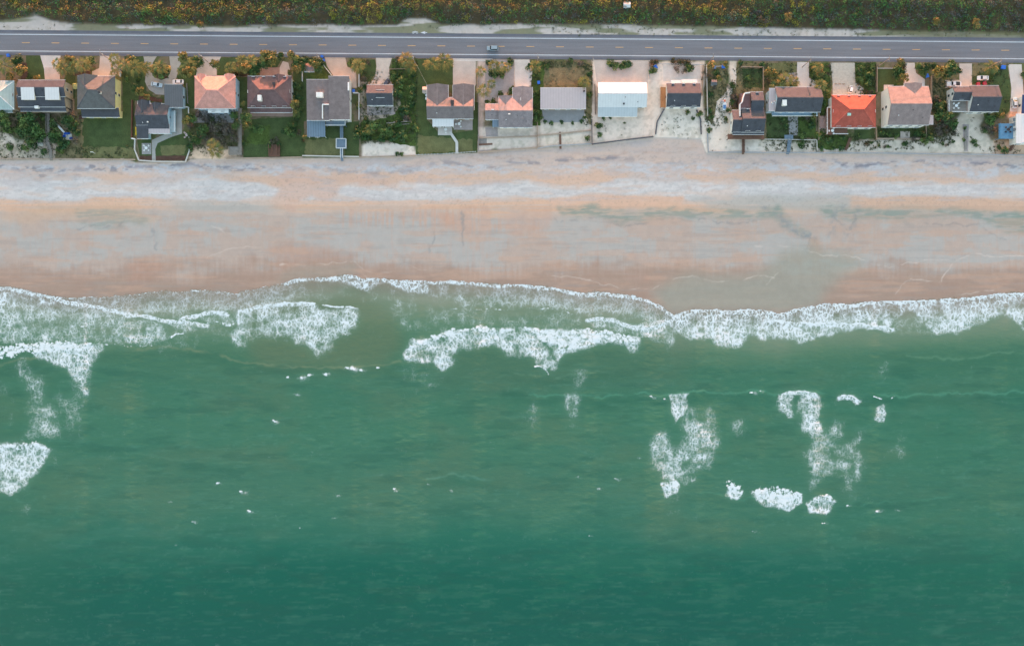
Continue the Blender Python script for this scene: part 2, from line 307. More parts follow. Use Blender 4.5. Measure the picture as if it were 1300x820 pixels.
nt = m.node_tree; ra = nt.nodes.new('ShaderNodeAttribute'); ra.attribute_name = 'rough'
nt.links.new(ra.outputs['Fac'], nt.nodes['Principled BSDF'].inputs['Roughness'])
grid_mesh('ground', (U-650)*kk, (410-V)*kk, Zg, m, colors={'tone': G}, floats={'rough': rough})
# ---------------------------------------------------------------- the sea
SEA = -1.0
su = np.concatenate([[-e for e in ext[::-1]], np.arange(-40, 1341, 1.0), [1300+e for e in ext]])
sv = np.concatenate([np.arange(340, 660, 1.0), np.arange(660, 880, 2.0), [900, 1000, 1300, 2500, 9000]])
Q = Raster(su, sv, seed=90, amp=2.2); U, V = Q.U, Q.V
sh = interp(SHORE, U)+(fbm(U, V*0, 7, 9, 3, 91)-.5)*3
D = np.zeros(U.shape); W = np.zeros(U.shape)          # lace density, thick white water
O = {5: (0, 340), 6: (325, 340), 7: (650, 340), 8: (970, 340), 1: (0, 530), 2: (325, 530), 3: (650, 530), 4: (970, 530)}
def z(k, *p): return [(O[k][0]+x/3.906, O[k][1]+y/3.906) for x, y in p]
st = fbm(U, V, 4, 14, 3, 92); pt = fbm(U, V, 14, 10, 4, 93)
def mx(a, b): np.maximum(a, b, out=a)
def lace(k, pts, d, fe=3, wp=1.2, raw=False): mx(D, Q.poly(pts if raw else z(k, *pts), fe, wp)*d*(.72+.55*(pt-.5)*2+.3*(st-.5)*2).clip(0, 1.3))
def thick(k, pts, d, fe=1, wp=1.7): mx(W, Q.poly(z(k, *pts), fe, wp)*d*.66)
def crest(k, pts, a=1.0, wd=1.1):
    P_ = z(k, *pts); mx(W, Q.line(P_, wd*.85, .75)*a*(.62+.55*fbm(Q.U, Q.V, 6, 6, 3, 120)))
    if a >= .8 and wd > .85 and len(pts) > 3: mx(D, Q.line([(x, y+2.2) for x, y in P_], 3.2, .9)*.78)
lace(5, [(-200, 85), (0, 90), (200, 130), (400, 178), (560, 208), (740, 235), (830, 262), (1000, 272), (1040, 300), (900, 330), (750, 385), (540, 375), (130, 372), (-200, 380)], .52, 2, .5)
lace(5, [(-200, 85), (0, 95), (200, 135), (300, 160), (270, 200), (130, 200), (60, 210), (-200, 190)], .72, 3, .8)
lace(5, [(220, 135), (500, 143), (800, 112), (1080, 112), (1170, 130), (1289, 100), (1289, 190), (1180, 210), (1170, 300), (1030, 285), (830, 258), (560, 205), (400, 175)], .34, 2, .5)
lace(5, [(1185, 190), (1289, 188), (1480, 172), (1580, 178), (1600, 190), (1780, 205), (1770, 270), (1730, 320), (1640, 350), (1650, 400), (1600, 430), (1560, 440), (1530, 370), (1400, 350), (1289, 345), (1180, 390), (1130, 350), (1170, 290)], .68, 3, 1.6)
lace(5, [(160, 375), (520, 372), (500, 420), (460, 470), (440, 620), (420, 640), (380, 560), (330, 495), (230, 470), (165, 440)], .72, 2, .9)
thick(5, [(-200, 378), (0, 382), (130, 370), (250, 372), (370, 362), (400, 380), (520, 368), (500, 390), (360, 410), (180, 430), (110, 415), (60, 440), (-200, 430)], .95)
lace(5, [(90, 440), (120, 430), (150, 540), (210, 560), (210, 640), (240, 700), (260, 830), (160, 830), (170, 680), (130, 600), (90, 520)], .46, 4, 1.5)
lace(5, [(260, 630), (380, 630), (350, 760), (380, 820), (330, 820), (300, 720), (250, 680)], .32, 5, 1.5)
lace(5, [(20, 680), (70, 660), (60, 780), (40, 800)], .25, 4, 1.5); lace(5, [(-20, 570), (40, 570), (40, 620), (-20, 620)], .3, 4, 1.5)
lace(1, [(150, 0), (250, 0), (240, 110), (110, 120)], .36, 5, 1.4); lace(1, [(310, 0), (390, 0), (360, 110), (330, 110)], .22, 5, 1.4)
thick(1, [(-200, 118), (0, 125), (100, 128), (190, 128), (275, 160), (240, 185), (190, 150), (100, 160), (0, 165), (-200, 170)], .9)
lace(1, [(-200, 118), (0, 122), (200, 125), (270, 160), (210, 240), (150, 330), (60, 380), (0, 350), (-200, 330)], .78, 2, .9)
lace(1, [(110, 430), (150, 430), (150, 470), (110, 470)], .3, 3); lace(1, [(200, 150), (310, 160), (290, 230), (230, 230)], .2, 5, 1.4)
crest(5, [(0, 90), (100, 104), (200, 128), (300, 155), (420, 178), (500, 188), (560, 208), (660, 228), (740, 235), (820, 260), (900, 265), (980, 268), (1030, 285)], .85, 1.0)
crest(5, [(215, 133), (330, 150), (500, 143), (650, 135), (800, 112), (870, 118), (960, 110), (1080, 112), (1170, 130), (1220, 115), (1280, 100), (1400, 78)], .6, .8)
crest(5, [(900, 250), (950, 232), (1030, 217), (1130, 218)], .8); crest(5, [(1185, 260), (1185, 205), (1230, 200), (1289, 188)], .8)
thick(5, [(1090, 270), (1130, 258), (1160, 265), (1150, 290), (1120, 290)], .9); crest(5, [(850, 345), (870, 332), (910, 328)], .9, 1.4); crest(5, [(360, 290), (460, 295)], .5, 1.3)
crest(5, [(420, 378), (520, 380), (640, 392), (750, 385)], .45, .9); crest(5, [(1030, 275), (1090, 268)], .5); lace(5, [(740, 380), (960, 300), (1120, 280), (1150, 340), (960, 400), (820, 430)], .2, 5, 1.5)
crest(6, [(0, 190), (100, 183), (180, 172), (290, 178)], .95, 1.3); crest(6, [(330, 180), (400, 188), (510, 205)], .95, 1.3)
crest(6, [(140, 75), (200, 60), (360, 48), (440, 35), (500, 40), (530, 55), (600, 50), (700, 62), (800, 62), (880, 70), (980, 62), (1060, 75), (1289, 82)], .8, 1.0)
lace(6, [(350, 48), (440, 35), (500, 42), (600, 50), (700, 62), (860, 66), (850, 130), (740, 120), (640, 70), (600, 90), (560, 120), (510, 110), (450, 75)], .78, 2, .8)
lace(6, [(140, 75), (350, 50), (380, 100), (360, 180), (250, 170), (50, 180), (0, 170), (0, 110)], .25, 4, 1)
lace(6, [(640, 70), (690, 90), (800, 350), (780, 350), (700, 300), (670, 200)], .34, 4, 1.2); lace(6, [(720, 110), (780, 130), (860, 340), (770, 345), (740, 230)], .25, 4, 1.4)
lace(6, [(820, 60), (1289, 82), (1500, 100), (1650, 125), (1900, 140), (2010, 190), (2080, 232), (2000, 270), (1880, 260), (1700, 280), (1560, 210), (1289, 205), (1040, 200), (870, 150)], .42, 3, .9)
lace(6, [(850, 190), (1289, 210), (1560, 215), (1640, 250), (1700, 300), (1289, 300), (1180, 295), (940, 320), (840, 340)], .27, 4, 1)
crest(6, [(960, 195), (1050, 205), (1200, 208), (1289, 212)], .45, .8)
crest(7, [(0, 78), (200, 95), (320, 122), (430, 118), (600, 135), (680, 160), (740, 188), (760, 205), (800, 235)], .8, .9)
crest(7, [(60, 195), (160, 196), (240, 212), (305, 235)], .6, .9); crest(7, [(370, 252), (430, 248), (510, 255), (590, 290), (670, 295), (760, 268), (840, 235)], .85, 1.2)
lace(7, [(370, 255), (510, 260), (600, 292), (800, 240), (850, 230), (800, 380), (770, 410), (750, 370), (640, 345), (540, 318), (400, 300)], .5, 2, 1)
thick(6, [(770, 350), (830, 352), (940, 316), (1050, 303), (1240, 294), (1289, 300), (1289, 318), (1180, 320), (1050, 325), (950, 345), (860, 375), (800, 380)], .95)
lace(6, [(770, 350), (830, 352), (940, 316), (1240, 294), (1330, 300), (1420, 360), (1460, 420), (1500, 500), (1440, 510), (1380, 430), (1289, 440), (1180, 385), (1060, 405), (970, 430), (980, 490), (930, 520), (870, 470), (760, 470), (720, 450)], .74, 2, .8)
thick(6, [(715, 462), (740, 440), (770, 462), (750, 468)], 1)
lace(6, [(740, 480), (950, 500), (900, 620), (840, 640), (800, 570), (720, 570)], .18, 7, 1.5)
thick(7, [(30, 298), (80, 290), (230, 298), (400, 303), (540, 318), (640, 350), (620, 390), (560, 372), (480, 360), (360, 400), (260, 410), (190, 385), (130, 340), (80, 310)], .86)
lace(7, [(30, 298), (230, 298), (640, 345), (620, 430), (590, 425), (560, 385), (480, 368), (360, 405), (250, 430), (220, 470), (190, 400), (110, 340)], .85, 2, .8)
lace(7, [(-30, 330), (60, 330), (130, 400), (150, 460), (190, 520), (120, 490), (100, 440), (-30, 440)], .75, 2, .8); crest(7, [(110, 485), (150, 492), (180, 520)], .8, 1.2)
lace(7, [(310, 500), (350, 480), (380, 520), (340, 600), (320, 590)], .36, 3, 2.0); lace(7, [(250, 620), (340, 620), (320, 760), (290, 790), (260, 740)], .46, 3, 2.0); lace(7, [(60, 680), (120, 650), (130, 720), (100, 790), (70, 760)], .26, 4, 2.0)
lace(7, [(590, 290), (800, 235), (900, 212), (1289, 208), (1500, 208), (1500, 360), (1289, 362), (1240, 345), (1180, 330), (1120, 402), (1010, 395), (990, 350), (900, 365), (820, 330), (780, 290), (700, 350), (620, 330)], .78, 2, .8)
crest(7, [(800, 240), (850, 225), (900, 213), (980, 206), (1060, 210), (1180, 206), (1289, 212)], .9, 1.4); crest(7, [(640, 345), (700, 340), (780, 360), (780, 385)], .6, 1)
lace(8, [(-30, 205), (80, 228), (160, 205), (300, 178), (640, 163), (860, 158), (1060, 145), (1240, 120), (1450, 130), (1450, 300), (1289, 305), (1220, 240), (1180, 235), (1100, 275), (960, 320), (840, 328), (790, 280), (740, 215), (700, 215), (640, 270), (620, 300), (500, 300), (400, 320), (260, 340), (180, 378), (100, 350), (-30, 365)], .8, 2, .8)
crest(8, [(0, 210), (80, 228), (160, 205), (300, 178), (430, 175), (640, 163), (860, 158), (1060, 145), (1160, 130), (1240, 120), (1289, 128), (1450, 135)], .95, 1.3)
crest(8, [(0, 270), (60, 265), (160, 275), (340, 272), (500, 280), (600, 292), (640, 300)], .85, 1.8); lace(8, [(620, 210), (800, 230), (860, 330), (620, 330)], .3, 3, 1)
lace(7, [(780, 620), (885, 625), (880, 680), (840, 720), (800, 765), (785, 700)], .82, 1, 2.0); lace(7, [(860, 690), (910, 700), (930, 760), (980, 700), (1000, 690), (1020, 790), (1010, 850), (860, 850), (850, 780)], .5, 3, 2.0)
lace(3, [(870, 0), (1010, 0), (1025, 110), (990, 260), (960, 210), (900, 330), (850, 310), (740, 310), (680, 240), (700, 100), (750, 70), (790, 150), (830, 160), (850, 90)], .56, 3, 2.0)
lace(3, [(800, 330), (850, 330), (860, 450), (780, 470)], .16, 4, 2.0)
thick(3, [(738, 325), (770, 300), (830, 300), (850, 325), (820, 355), (770, 350)], .9); lace(3, [(735, 325), (850, 320), (830, 365), (760, 405), (740, 370)], .85, 1, 1)
thick(3, [(1028, 330), (1080, 322), (1160, 352), (1130, 375), (1085, 365)], .95); lace(3, [(1060, 350), (1150, 360), (1120, 400), (1060, 400)], .8, 1, 1)
thick(4, [(-75, 370), (-20, 350), (60, 345), (130, 350), (190, 380), (150, 410), (110, 460), (70, 455), (20, 425), (-40, 400)], .92); lace(4, [(-75, 370), (190, 380), (190, 420), (120, 470), (-30, 430)], .85, 1, 1)
thick(4, [(265, 385), (300, 378), (350, 405), (350, 430), (300, 415)], .9); lace(4, [(200, 420), (270, 385), (360, 410), (330, 450), (300, 478), (220, 475)], .8, 1, 1)
lace(3, [(1090, 20), (1110, 0), (1150, 10), (1160, 60), (1130, 90), (1090, 60)], .42, 3, 2.0)
lace(8, [(90, 620), (130, 605), (150, 640), (155, 720), (130, 740), (85, 700)], .7, 2, 2.0); lace(8, [(190, 610), (290, 640), (285, 700), (270, 740), (290, 820), (200, 820), (190, 720), (170, 700)], .78, 2, 2.0)
crest(8, [(90, 622), (130, 608), (190, 612), (260, 625)], .9, 1); crest(8, [(370, 638), (400, 628), (440, 632), (465, 652)], .95, 1.3); crest(8, [(545, 640), (580, 652)], .9, 1.1); crest(8, [(635, 648), (655, 636)], .7, .9)
lace(8, [(550, 690), (600, 670), (605, 720), (585, 765), (545, 750)], .75, 1, 1); lace(8, [(350, 780), (390, 770), (400, 830), (330, 830)], .5, 2); lace(8, [(360, 650), (400, 650), (360, 700)], .25, 3)
lace(4, [(180, 0), (270, 0), (290, 80), (340, 30), (395, 30), (380, 110), (430, 110), (490, 45), (500, 70), (470, 130), (495, 190), (500, 260), (450, 330), (460, 400), (420, 410), (370, 300), (290, 290), (240, 350), (215, 350), (205, 180), (245, 110), (200, 40)], .45, 3, 2.0)
lace(4, [(120, 40), (150, 30), (130, 90)], .35, 2); lace(4, [(610, 150), (660, 120), (680, 60), (700, 80), (700, 200), (670, 200), (670, 150), (610, 190)], .3, 2, 2.0); lace(8, [(560, 540), (590, 460), (620, 480), (590, 550)], .22, 4, 2.0); lace(8, [(850, 360), (920, 390), (900, 420)], .18, 4, 2.0)
lace(4, [(560, 0), (600, 0), (590, 25), (560, 15)], .8, 1)
for k, x, y, r in ((6, 480, 500, 5.5), (6, 460, 495, 4), (6, 520, 507, 3), (6, 225, 550, 4.5), (6, 155, 540, 2.5), (6, 272, 535, 3), (6, 348, 530, 3.5), (6, 90, 762, 3), (6, 205, 630, 2), (6, 605, 497, 2.2), (1, 1195, 363, 3), (1, 1240, 460, 3.5), (1, 836, 420, 1.8), (1, 860, 635, 1.6), (1, 952, 515, 2.4), (1, 1080, 320, 2.5), (2, 85, 18, 3), (2, 215, 545, 1.6), (2, 405, 380, 2), (2, 385, 488, 1.8), (2, 685, 350, 2.4), (2, 850, 328, 2), (2, 970, 357, 2), (3, 510, 305, 2.6), (3, 625, 200, 1.6), (3, 430, 345, 2), (4, 565, 465, 3.2), (4, 415, 435, 2.6), (4, 660, 457, 1.8), (7, 690, 637, 2.6), (7, 755, 648, 2.2), (7, 1185, 622, 2.6), (7, 1230, 612, 2), (4, 295, 520, 2.4), (3, 325, 292, 1.8), (3, 385, 580, 1.8), (3, 1190, 560, 1.6)):
    r /= 1.3; X0, Y0 = z(k, (x, y))[0]; mx(W, np.exp(-(((U+Q.WU)/2-X0)/r/1.3)**2-(((V+Q.WV)/2-Y0)/r*1.5)**2)*(.5 if r < 1.6 else .85)); mx(D, np.exp(-((Q.WU-X0-r)/r/2.5)**2-((Q.WV-Y0-1)/r)**2)*.35)
lace(5, [(80, 440), (120, 430), (150, 540), (215, 560), (220, 640), (260, 700), (300, 840), (140, 840), (160, 680), (120, 600), (80, 520)], .5, 5, 1.8)
lace(5, [(370, 560), (450, 480), (440, 620), (400, 700), (390, 840), (320, 840), (330, 700)], .38, 6, 1.8); lace(1, [(140, 0), (290, 0), (250, 115), (100, 120)], .42, 5, 1.6)
mx(D, ((V-sh > 0)*(V-sh < 34)*(U < 860)*(U > -60)).astype(float)*(.30+.2*pt)*(1-.7*sm(U, 330, 430)*(1-sm(U, 560, 640)))*(1-sm(V-sh, 22, 34)))
thin = (fbm(U, V, 26, 5, 4, 95)); D = D+sm(thin, .66, .8)*.04*(V > 480)*(D < .1)
cover = V > sh
alpha = np.clip(.45+(V-sh)/42, .45, 1)
# sea colour: sand-laden shallows turning to green, then teal
d = V-sh
cs = lambda x, stops: np.stack([np.interp(x, [s_[0] for s_ in stops], [s2l(s_[1])[i] for s_ in stops]) for i in range(3)], -1)
A1 = cs(d+(fbm(U, V, 70, 20, 3, 96)-.5)*26, [(0, (176, 170, 158)), (14, (158, 160, 148)), (34, (128, 146, 128)), (60, (98, 134, 112)), (85, (76, 124, 102))])
A2 = cs(V+(fbm(U, V, 120, 40, 3, 97)-.5)*60, [(440, (78, 122, 100)), (490, (68, 122, 102)), (560, (70, 124, 104)), (640, (72, 122, 104)), (690, (46, 115, 99)), (730, (28, 106, 92)), (830, (22, 100, 89))])
t = sm(d, 50, 90)[..., None]; K = A1*(1-t)+A2*t
lay(K, sm(fbm(U, V, 70, 34, 5, 98), .40, .78)*.5*sm(V, 440, 500)*(1-sm(V, 660, 720)), (92, 124, 102))
lay(K, sm(U, 850, 1300)*.38*sm(V, 415, 470), (46, 116, 96)); lay(K, sm(-U, -170, 0)*.3*sm(V, 415, 470), (56, 112, 90))
lay(K, sm(fbm(U, V, 34, 7, 4, 99), .55, .72)*.16*sm(V, 420, 480), (84, 138, 122)); lay(K, sm(fbm(U, V, 50, 10, 4, 100), .56, .72)*.3*sm(V, 420, 480), (44, 98, 86))
lay(K, Q.poly([(300, 400), (460, 370), (500, 400), (510, 440), (480, 470), (330, 465)], 8, 1.5)*.55, (112, 126, 102))
lay(K, Q.poly([(520, 430), (700, 450), (860, 420), (900, 450), (850, 490), (560, 500)], 10, 1.6)*.4, (84, 116, 98))
lay(K, np.clip(blur(D, 5)*1.2, 0, .5)*sm(V, 385, 410), (110, 148, 130))
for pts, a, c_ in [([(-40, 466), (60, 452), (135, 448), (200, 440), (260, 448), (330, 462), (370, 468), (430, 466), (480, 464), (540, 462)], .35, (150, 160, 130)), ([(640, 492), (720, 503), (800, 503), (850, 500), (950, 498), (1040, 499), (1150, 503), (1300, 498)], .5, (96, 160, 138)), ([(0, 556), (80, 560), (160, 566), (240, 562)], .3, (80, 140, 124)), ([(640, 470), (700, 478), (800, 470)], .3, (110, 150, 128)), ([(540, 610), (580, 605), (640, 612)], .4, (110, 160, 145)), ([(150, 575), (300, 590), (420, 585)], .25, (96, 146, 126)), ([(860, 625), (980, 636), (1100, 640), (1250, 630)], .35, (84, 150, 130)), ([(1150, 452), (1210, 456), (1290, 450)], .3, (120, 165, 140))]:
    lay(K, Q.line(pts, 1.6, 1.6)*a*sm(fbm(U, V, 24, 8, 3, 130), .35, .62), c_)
    lay(K, Q.line([(x, y+7) for x, y in pts], 6, 1.6)*a*.55, (40, 98, 82))  # swell relief painted into the water colour: pale crest, shaded band behind
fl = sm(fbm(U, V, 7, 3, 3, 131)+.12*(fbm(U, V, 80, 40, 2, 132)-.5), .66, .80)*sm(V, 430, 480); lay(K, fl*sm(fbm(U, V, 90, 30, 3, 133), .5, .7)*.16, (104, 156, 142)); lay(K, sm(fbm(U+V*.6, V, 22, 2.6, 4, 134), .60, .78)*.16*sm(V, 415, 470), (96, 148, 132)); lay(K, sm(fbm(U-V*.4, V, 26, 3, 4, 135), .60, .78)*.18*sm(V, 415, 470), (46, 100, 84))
K = np.clip(K/ILL*np.array([.90, .93, .88])*(1-.12*sm(V, 640, 760))[..., None], .008, .8)
Zs = np.zeros(U.shape)+SEA
Zs += .10*np.sin((V+(fbm(U, V, 200, 200, 2, 101)-.5)*120)/17.0)*sm(V, 400, 520)+(fbm(U, V, 11, 5, 4, 102)-.5)*.16*sm(d, 10, 60)+.14*blur(W, 2)*sm(d, 2, 20)
sh0 = interp(SHORE, U)
gz = ramp(V-interp(WALL, U), FALL)-.3-np.where(V > 360, (V-360)*.006, 0)
Zs = np.maximum(Zs, gz+.08)
Zs = np.where(V > 900, SEA, Zs)
ks = S*(H-Zs)/H
wm = bpy.data.materials.new('sea_water'); wm.use_nodes = True; nt = wm.node_tree; N = nt.nodes; L = nt.links; pr = N['Principled BSDF']
def nd(t, **k):
    n = N.new(t)
    for a, b in k.items(): setattr(n, a, b)
    return n
def ma(op, a, b=None, c=None):
    n = nd('ShaderNodeMath', operation=op)
    for i, x in enumerate((a, b, c)):
        if x is None: continue
        if isinstance(x, (int, float)): n.inputs[i].default_value = x
        else: L.new(x, n.inputs[i])
    return n.outputs[0]
geo = nd('ShaderNodeNewGeometry'); aF = nd('ShaderNodeAttribute', attribute_name='foam'); aW = nd('ShaderNodeAttribute', attribute_name='white'); aC = nd('ShaderNodeAttribute', attribute_name='tone'); aA = nd('ShaderNodeAttribute', attribute_name='body')
ns = nd('ShaderNodeTexNoise'); ns.inputs['Scale'].default_value = .7; ns.inputs['Detail'].default_value = 6; ns.inputs['Roughness'].default_value = .62; L.new(geo.outputs['Position'], ns.inputs['Vector'])
vs1 = nd('ShaderNodeVectorMath', operation='SCALE'); L.new(ns.outputs['Color'], vs1.inputs[0]); vs1.inputs['Scale'].default_value = 2.6
va = nd('ShaderNodeVectorMath', operation='ADD'); L.new(geo.outputs['Position'], va.inputs[0]); L.new(vs1.outputs[0], va.inputs[1])
vm = nd('ShaderNodeVectorMath', operation='MULTIPLY'); L.new(va.outputs[0], vm.inputs[0]); vm.inputs[1].default_value = (1, .55, 0)
def lace_layer(scale, gain):
    v = nd('ShaderNodeTexVoronoi', feature='DISTANCE_TO_EDGE'); v.inputs['Scale'].default_value = scale; L.new(vm.outputs[0], v.inputs['Vector'])
    wth = ma('MULTIPLY', aF.outputs['Fac'], gain)
    q = ma('DIVIDE', v.outputs['Distance'], ma('ADD', wth, .004))
    mr = nd('ShaderNodeMapRange', interpolation_type='SMOOTHSTEP'); L.new(q, mr.inputs[0]); mr.inputs[1].default_value = .55; mr.inputs[2].default_value = 1.25; mr.inputs[3].default_value = 1; mr.inputs[4].default_value = 0
    return mr.outputs[0]
f1 = lace_layer(.75, .165); f2 = lace_layer(1.6, .16)
n3 = nd('ShaderNodeTexNoise'); n3.inputs['Scale'].default_value = .3; n3.inputs['Detail'].default_value = 3; n3.inputs['Roughness'].default_value = .6; L.new(geo.outputs['Position'], n3.inputs['Vector'])
gate = nd('ShaderNodeMapRange', interpolation_type='SMOOTHSTEP'); L.new(ma('ADD', n3.outputs[0], ma('MULTIPLY', aF.outputs['Fac'], .75)), gate.inputs[0]); gate.inputs[1].default_value = .50; gate.inputs[2].default_value = .95
lc = ma('MULTIPLY', ma('MAXIMUM', f1, ma('MULTIPLY', f2, .8)), gate.outputs[0])
lc = ma('MULTIPLY', lc, ma('MINIMUM', ma('MULTIPLY_ADD', aF.outputs['Fac'], 1.0, .35), 1.0))
veil = ma('MULTIPLY', ma('MULTIPLY', aF.outputs['Fac'], .26), gate.outputs[0])
vc = nd('ShaderNodeTexVoronoi', feature='F1'); vc.inputs['Scale'].default_value = .8; L.new(va.outputs[0], vc.inputs['Vector'])
vr = nd('ShaderNodeSeparateColor'); L.new(vc.outputs['Color'], vr.inputs[0])
ball = ma('MULTIPLY_ADD', vc.outputs['Distance'], -1.0, .5)      # + in the middle of a clump, - in the crevices
wv = ma('ADD', ma('MULTIPLY_ADD', ma('SUBTRACT', vr.outputs[0], .5), .45, aW.outputs['Fac']), ma('MULTIPLY', ball, .75))
wn = nd('ShaderNodeMapRange', interpolation_type='SMOOTHSTEP'); L.new(wv, wn.inputs[0]); wn.inputs[1].default_value = .36; wn.inputs[2].default_value = .62
wgate = ma('MINIMUM', ma('MULTIPLY', aW.outputs['Fac'], 4.0), 1.0)
foam = ma('MINIMUM', ma('MAXIMUM', ma('MAXIMUM', lc, veil), ma('MULTIPLY', wn.outputs[0], wgate)), 1.0)
mixc = nd('ShaderNodeMix', data_type='RGBA'); L.new(foam, mixc.inputs['Factor']); L.new(aC.outputs['Color'], mixc.inputs['A']); mixc.inputs['B'].default_value = (.67, .72, .75, 1)
L.new(mixc.outputs['Result'], pr.inputs['Base Color'])
L.new(ma('MULTIPLY_ADD', foam, .5, .25), pr.inputs['Roughness']); pr.inputs['IOR'].default_value = 1.33
L.new(ma('MAXIMUM', aA.outputs['Fac'], foam), pr.inputs['Alpha'])
mpb = nd('ShaderNodeVectorMath', operation='MULTIPLY'); L.new(geo.outputs['Position'], mpb.inputs[0]); mpb.inputs[1].default_value = (.55, 1.3, 1)
nb = nd('ShaderNodeTexNoise'); nb.inputs['Scale'].default_value = .5; nb.inputs['Detail'].default_value = 6; nb.inputs['Roughness'].default_value = .6; L.new(mpb.outputs[0], nb.inputs['Vector'])
bp = nd('ShaderNodeBump'); bp.inputs['Strength'].default_value = .22; bp.inputs['Distance'].default_value = .5; L.new(ma('ADD', nb.outputs[0], ma('MULTIPLY', foam, .05)), bp.inputs['Height']); L.new(bp.outputs[0], pr.inputs['Normal'])
kp = cover[:-1, :-1] | cover[1:, 1:]
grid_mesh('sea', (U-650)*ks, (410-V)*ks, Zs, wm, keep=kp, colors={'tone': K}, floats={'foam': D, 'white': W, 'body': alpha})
# ---------------------------------------------------------------- road, paint, driveways, lawns
def ry(px): return 10.0*px/1300          # the road drifts down the photo towards the right
def strip(name, m, y0, y1, z, x0=-300, x1=1600, n=40, wob=0):
    b = MB()
    for i in range(n):
        xa = x0+(x1-x0)*i/n; xb = x0+(x1-x0)*(i+1)/n
        b.add([at(xa, y1+ry(xa), z), at(xb, y1+ry(xb), z), at(xb, y0+ry(xb), z), at(xa, y0+ry(xa), z)], [(0, 1, 2, 3)])
    return struct(b, name, m)
asph = mat('asphalt', C(128, 129, 138), .9, .15, .9, 4, lines=0, stretch=(.05, 1, 1))
asph2 = mat('shoulder_asphalt', C(112, 114, 126), .9, .14, .3, 5)
strip('road', asph, 38.4, 70.2, .06)
b = MB()
for i in range(60):
    xa = -300+1900*i/60; xb = -300+1900*(i+1)/60
    for y0, y1 in ((38.5, 41.6), (67.4, 70.1)):
        b.add([at(xa, y1+ry(xa), .064), at(xb, y1+ry(xb), .064), at(xb, y0+ry(xb), .064), at(xa, y0+ry(xa), .064)], [(0, 1, 2, 3)])
struct(b, 'road_shoulder', asph2)
paint = mat('white_road_paint', (.62, .63, .66), .7, .12, 1, 9)
ypaint = mat('yellow_road_paint', (.62, .36, .16), .7, .15, 1, 9)
strip('edge_line', paint, 43.4, 44.3, .068); strip('edge_line', paint, 64.5, 65.4, .068)
b = MB()
for i in range(-6, 40):
    xc = 32.8+37.68*i; y = 54.4+ry(xc); b.add([at(xc-5, y+.42, .068), at(xc+5, y+.42, .068), at(xc+5, y-.42, .068), at(xc-5, y-.42, .068)], [(0, 1, 2, 3)])
struct(b, 'centre_line', ypaint)
b = MB()       # bicycle symbol and arrow in the shoulder lane
o = at(527, 41.9, 0)
for dx in (-.75, .75):
    for k in range(12):
        a0, a1 = 2*math.pi*k/12, 2*math.pi*(k+1)/12
        b.add([(o.x+dx+.44*math.cos(a0), o.y+.44*math.sin(a0), .072), (o.x+dx+.44*math.cos(a1), o.y+.44*math.sin(a1), .072), (o.x+dx+.28*math.cos(a1), o.y+.28*math.sin(a1), .072), (o.x+dx+.28*math.cos(a0), o.y+.28*math.sin(a0), .072)], [(0, 1, 2, 3)])
for (xa, ya), (xb, yb) in (((-.75, 0), (-.3, .5)), ((-.3, .5), (.35, .5)), ((.35, .5), (.75, 0)), ((-.3, .5), (.07, 0)), ((.07, 0), (.35, .5)), ((.07, 0), (-.75, 0))):
    dx, dy = xb-xa, yb-ya; L_ = math.hypot(dx, dy); nx, ny = -dy/L_*.09, dx/L_*.09
    b.sheet([(o.x+xa+nx, o.y+ya+ny), (o.x+xb+nx, o.y+yb+ny), (o.x+xb-nx, o.y+yb-ny), (o.x+xa-nx, o.y+ya-ny)], .0724)
struct(b, 'bicycle_symbol', paint)
o = at(538.5, 41.9, 0); b = MB()
b.sheet([(o.x-1.5, o.y), (o.x+.5, o.y+.6), (o.x+.3, o.y+.14), (o.x+1.2, o.y+.14), (o.x+1.2, o.y-.14), (o.x+.3, o.y-.14), (o.x+.5, o.y-.6)], .072)
struct(b, 'lane_arrow', paint)
conc = mat('concrete', C(212, 206, 204), .9, .12, .35, 3)
conc_pink = mat('pink_concrete', C(202, 190, 184), .9, .14, .35, 3)
brick_pave = mat('brick_paving', C(166, 140, 132), .9, .2, .6, 5, lines=.5, axis=1, lw=.15)
tan_pave = mat('tan_paving', C(194, 176, 164), .9, .16, .3, 4)
grey_pave = mat('grey_paving', C(168, 166, 168), .9, .14, .5, 4, lines=.8, axis=0, lw=.12)
shell_m = mat('crushed_shell', C(216, 210, 206), .95, .14, .5, 3.5)
gravel_m = mat('grey_gravel', C(172, 162, 162), .95, .16, .6, 4)
grass_m = mat('lawn_grass', C(74, 90, 54), .95, .32, .35, 2.5, bump=.4)
grass_b = mat('worn_lawn_grass', C(112, 114, 78), .95, .28, .35, 2.5, bump=.4)
grass_w = mat('long_grass', C(78, 98, 48), .95, .4, .5, 1.6, bump=.6)
grass_d = mat('dry_grass', C(126, 118, 88), .95, .3, .5, 2.2, bump=.5)
mulch = mat('mulch', C(92, 70, 62), .95, .35, .8, 4, bump=.4)
def jag(pts, amp, step=3.0):
    out = []
    for (x0, y0), (x1, y1) in zip(pts, pts[1:]+pts[:1]):
        n = max(1, int(math.hypot(x1-x0, y1-y0)/step))
        for i in range(n):
            t = i/n; out.append((x0+(x1-x0)*t+random.uniform(-amp, amp), y0+(y1-y0)*t+random.uniform(-amp, amp)))
    return out
ZL = [0]
def pave(name, m, pts, z, amp=.12):
    ZL[0] += 1; b = MB(); b.sheet([at(x, y, z)[:2] for x, y in jag(pts, amp)], z+.0006*(ZL[0] % 30)); return struct(b, name, m)
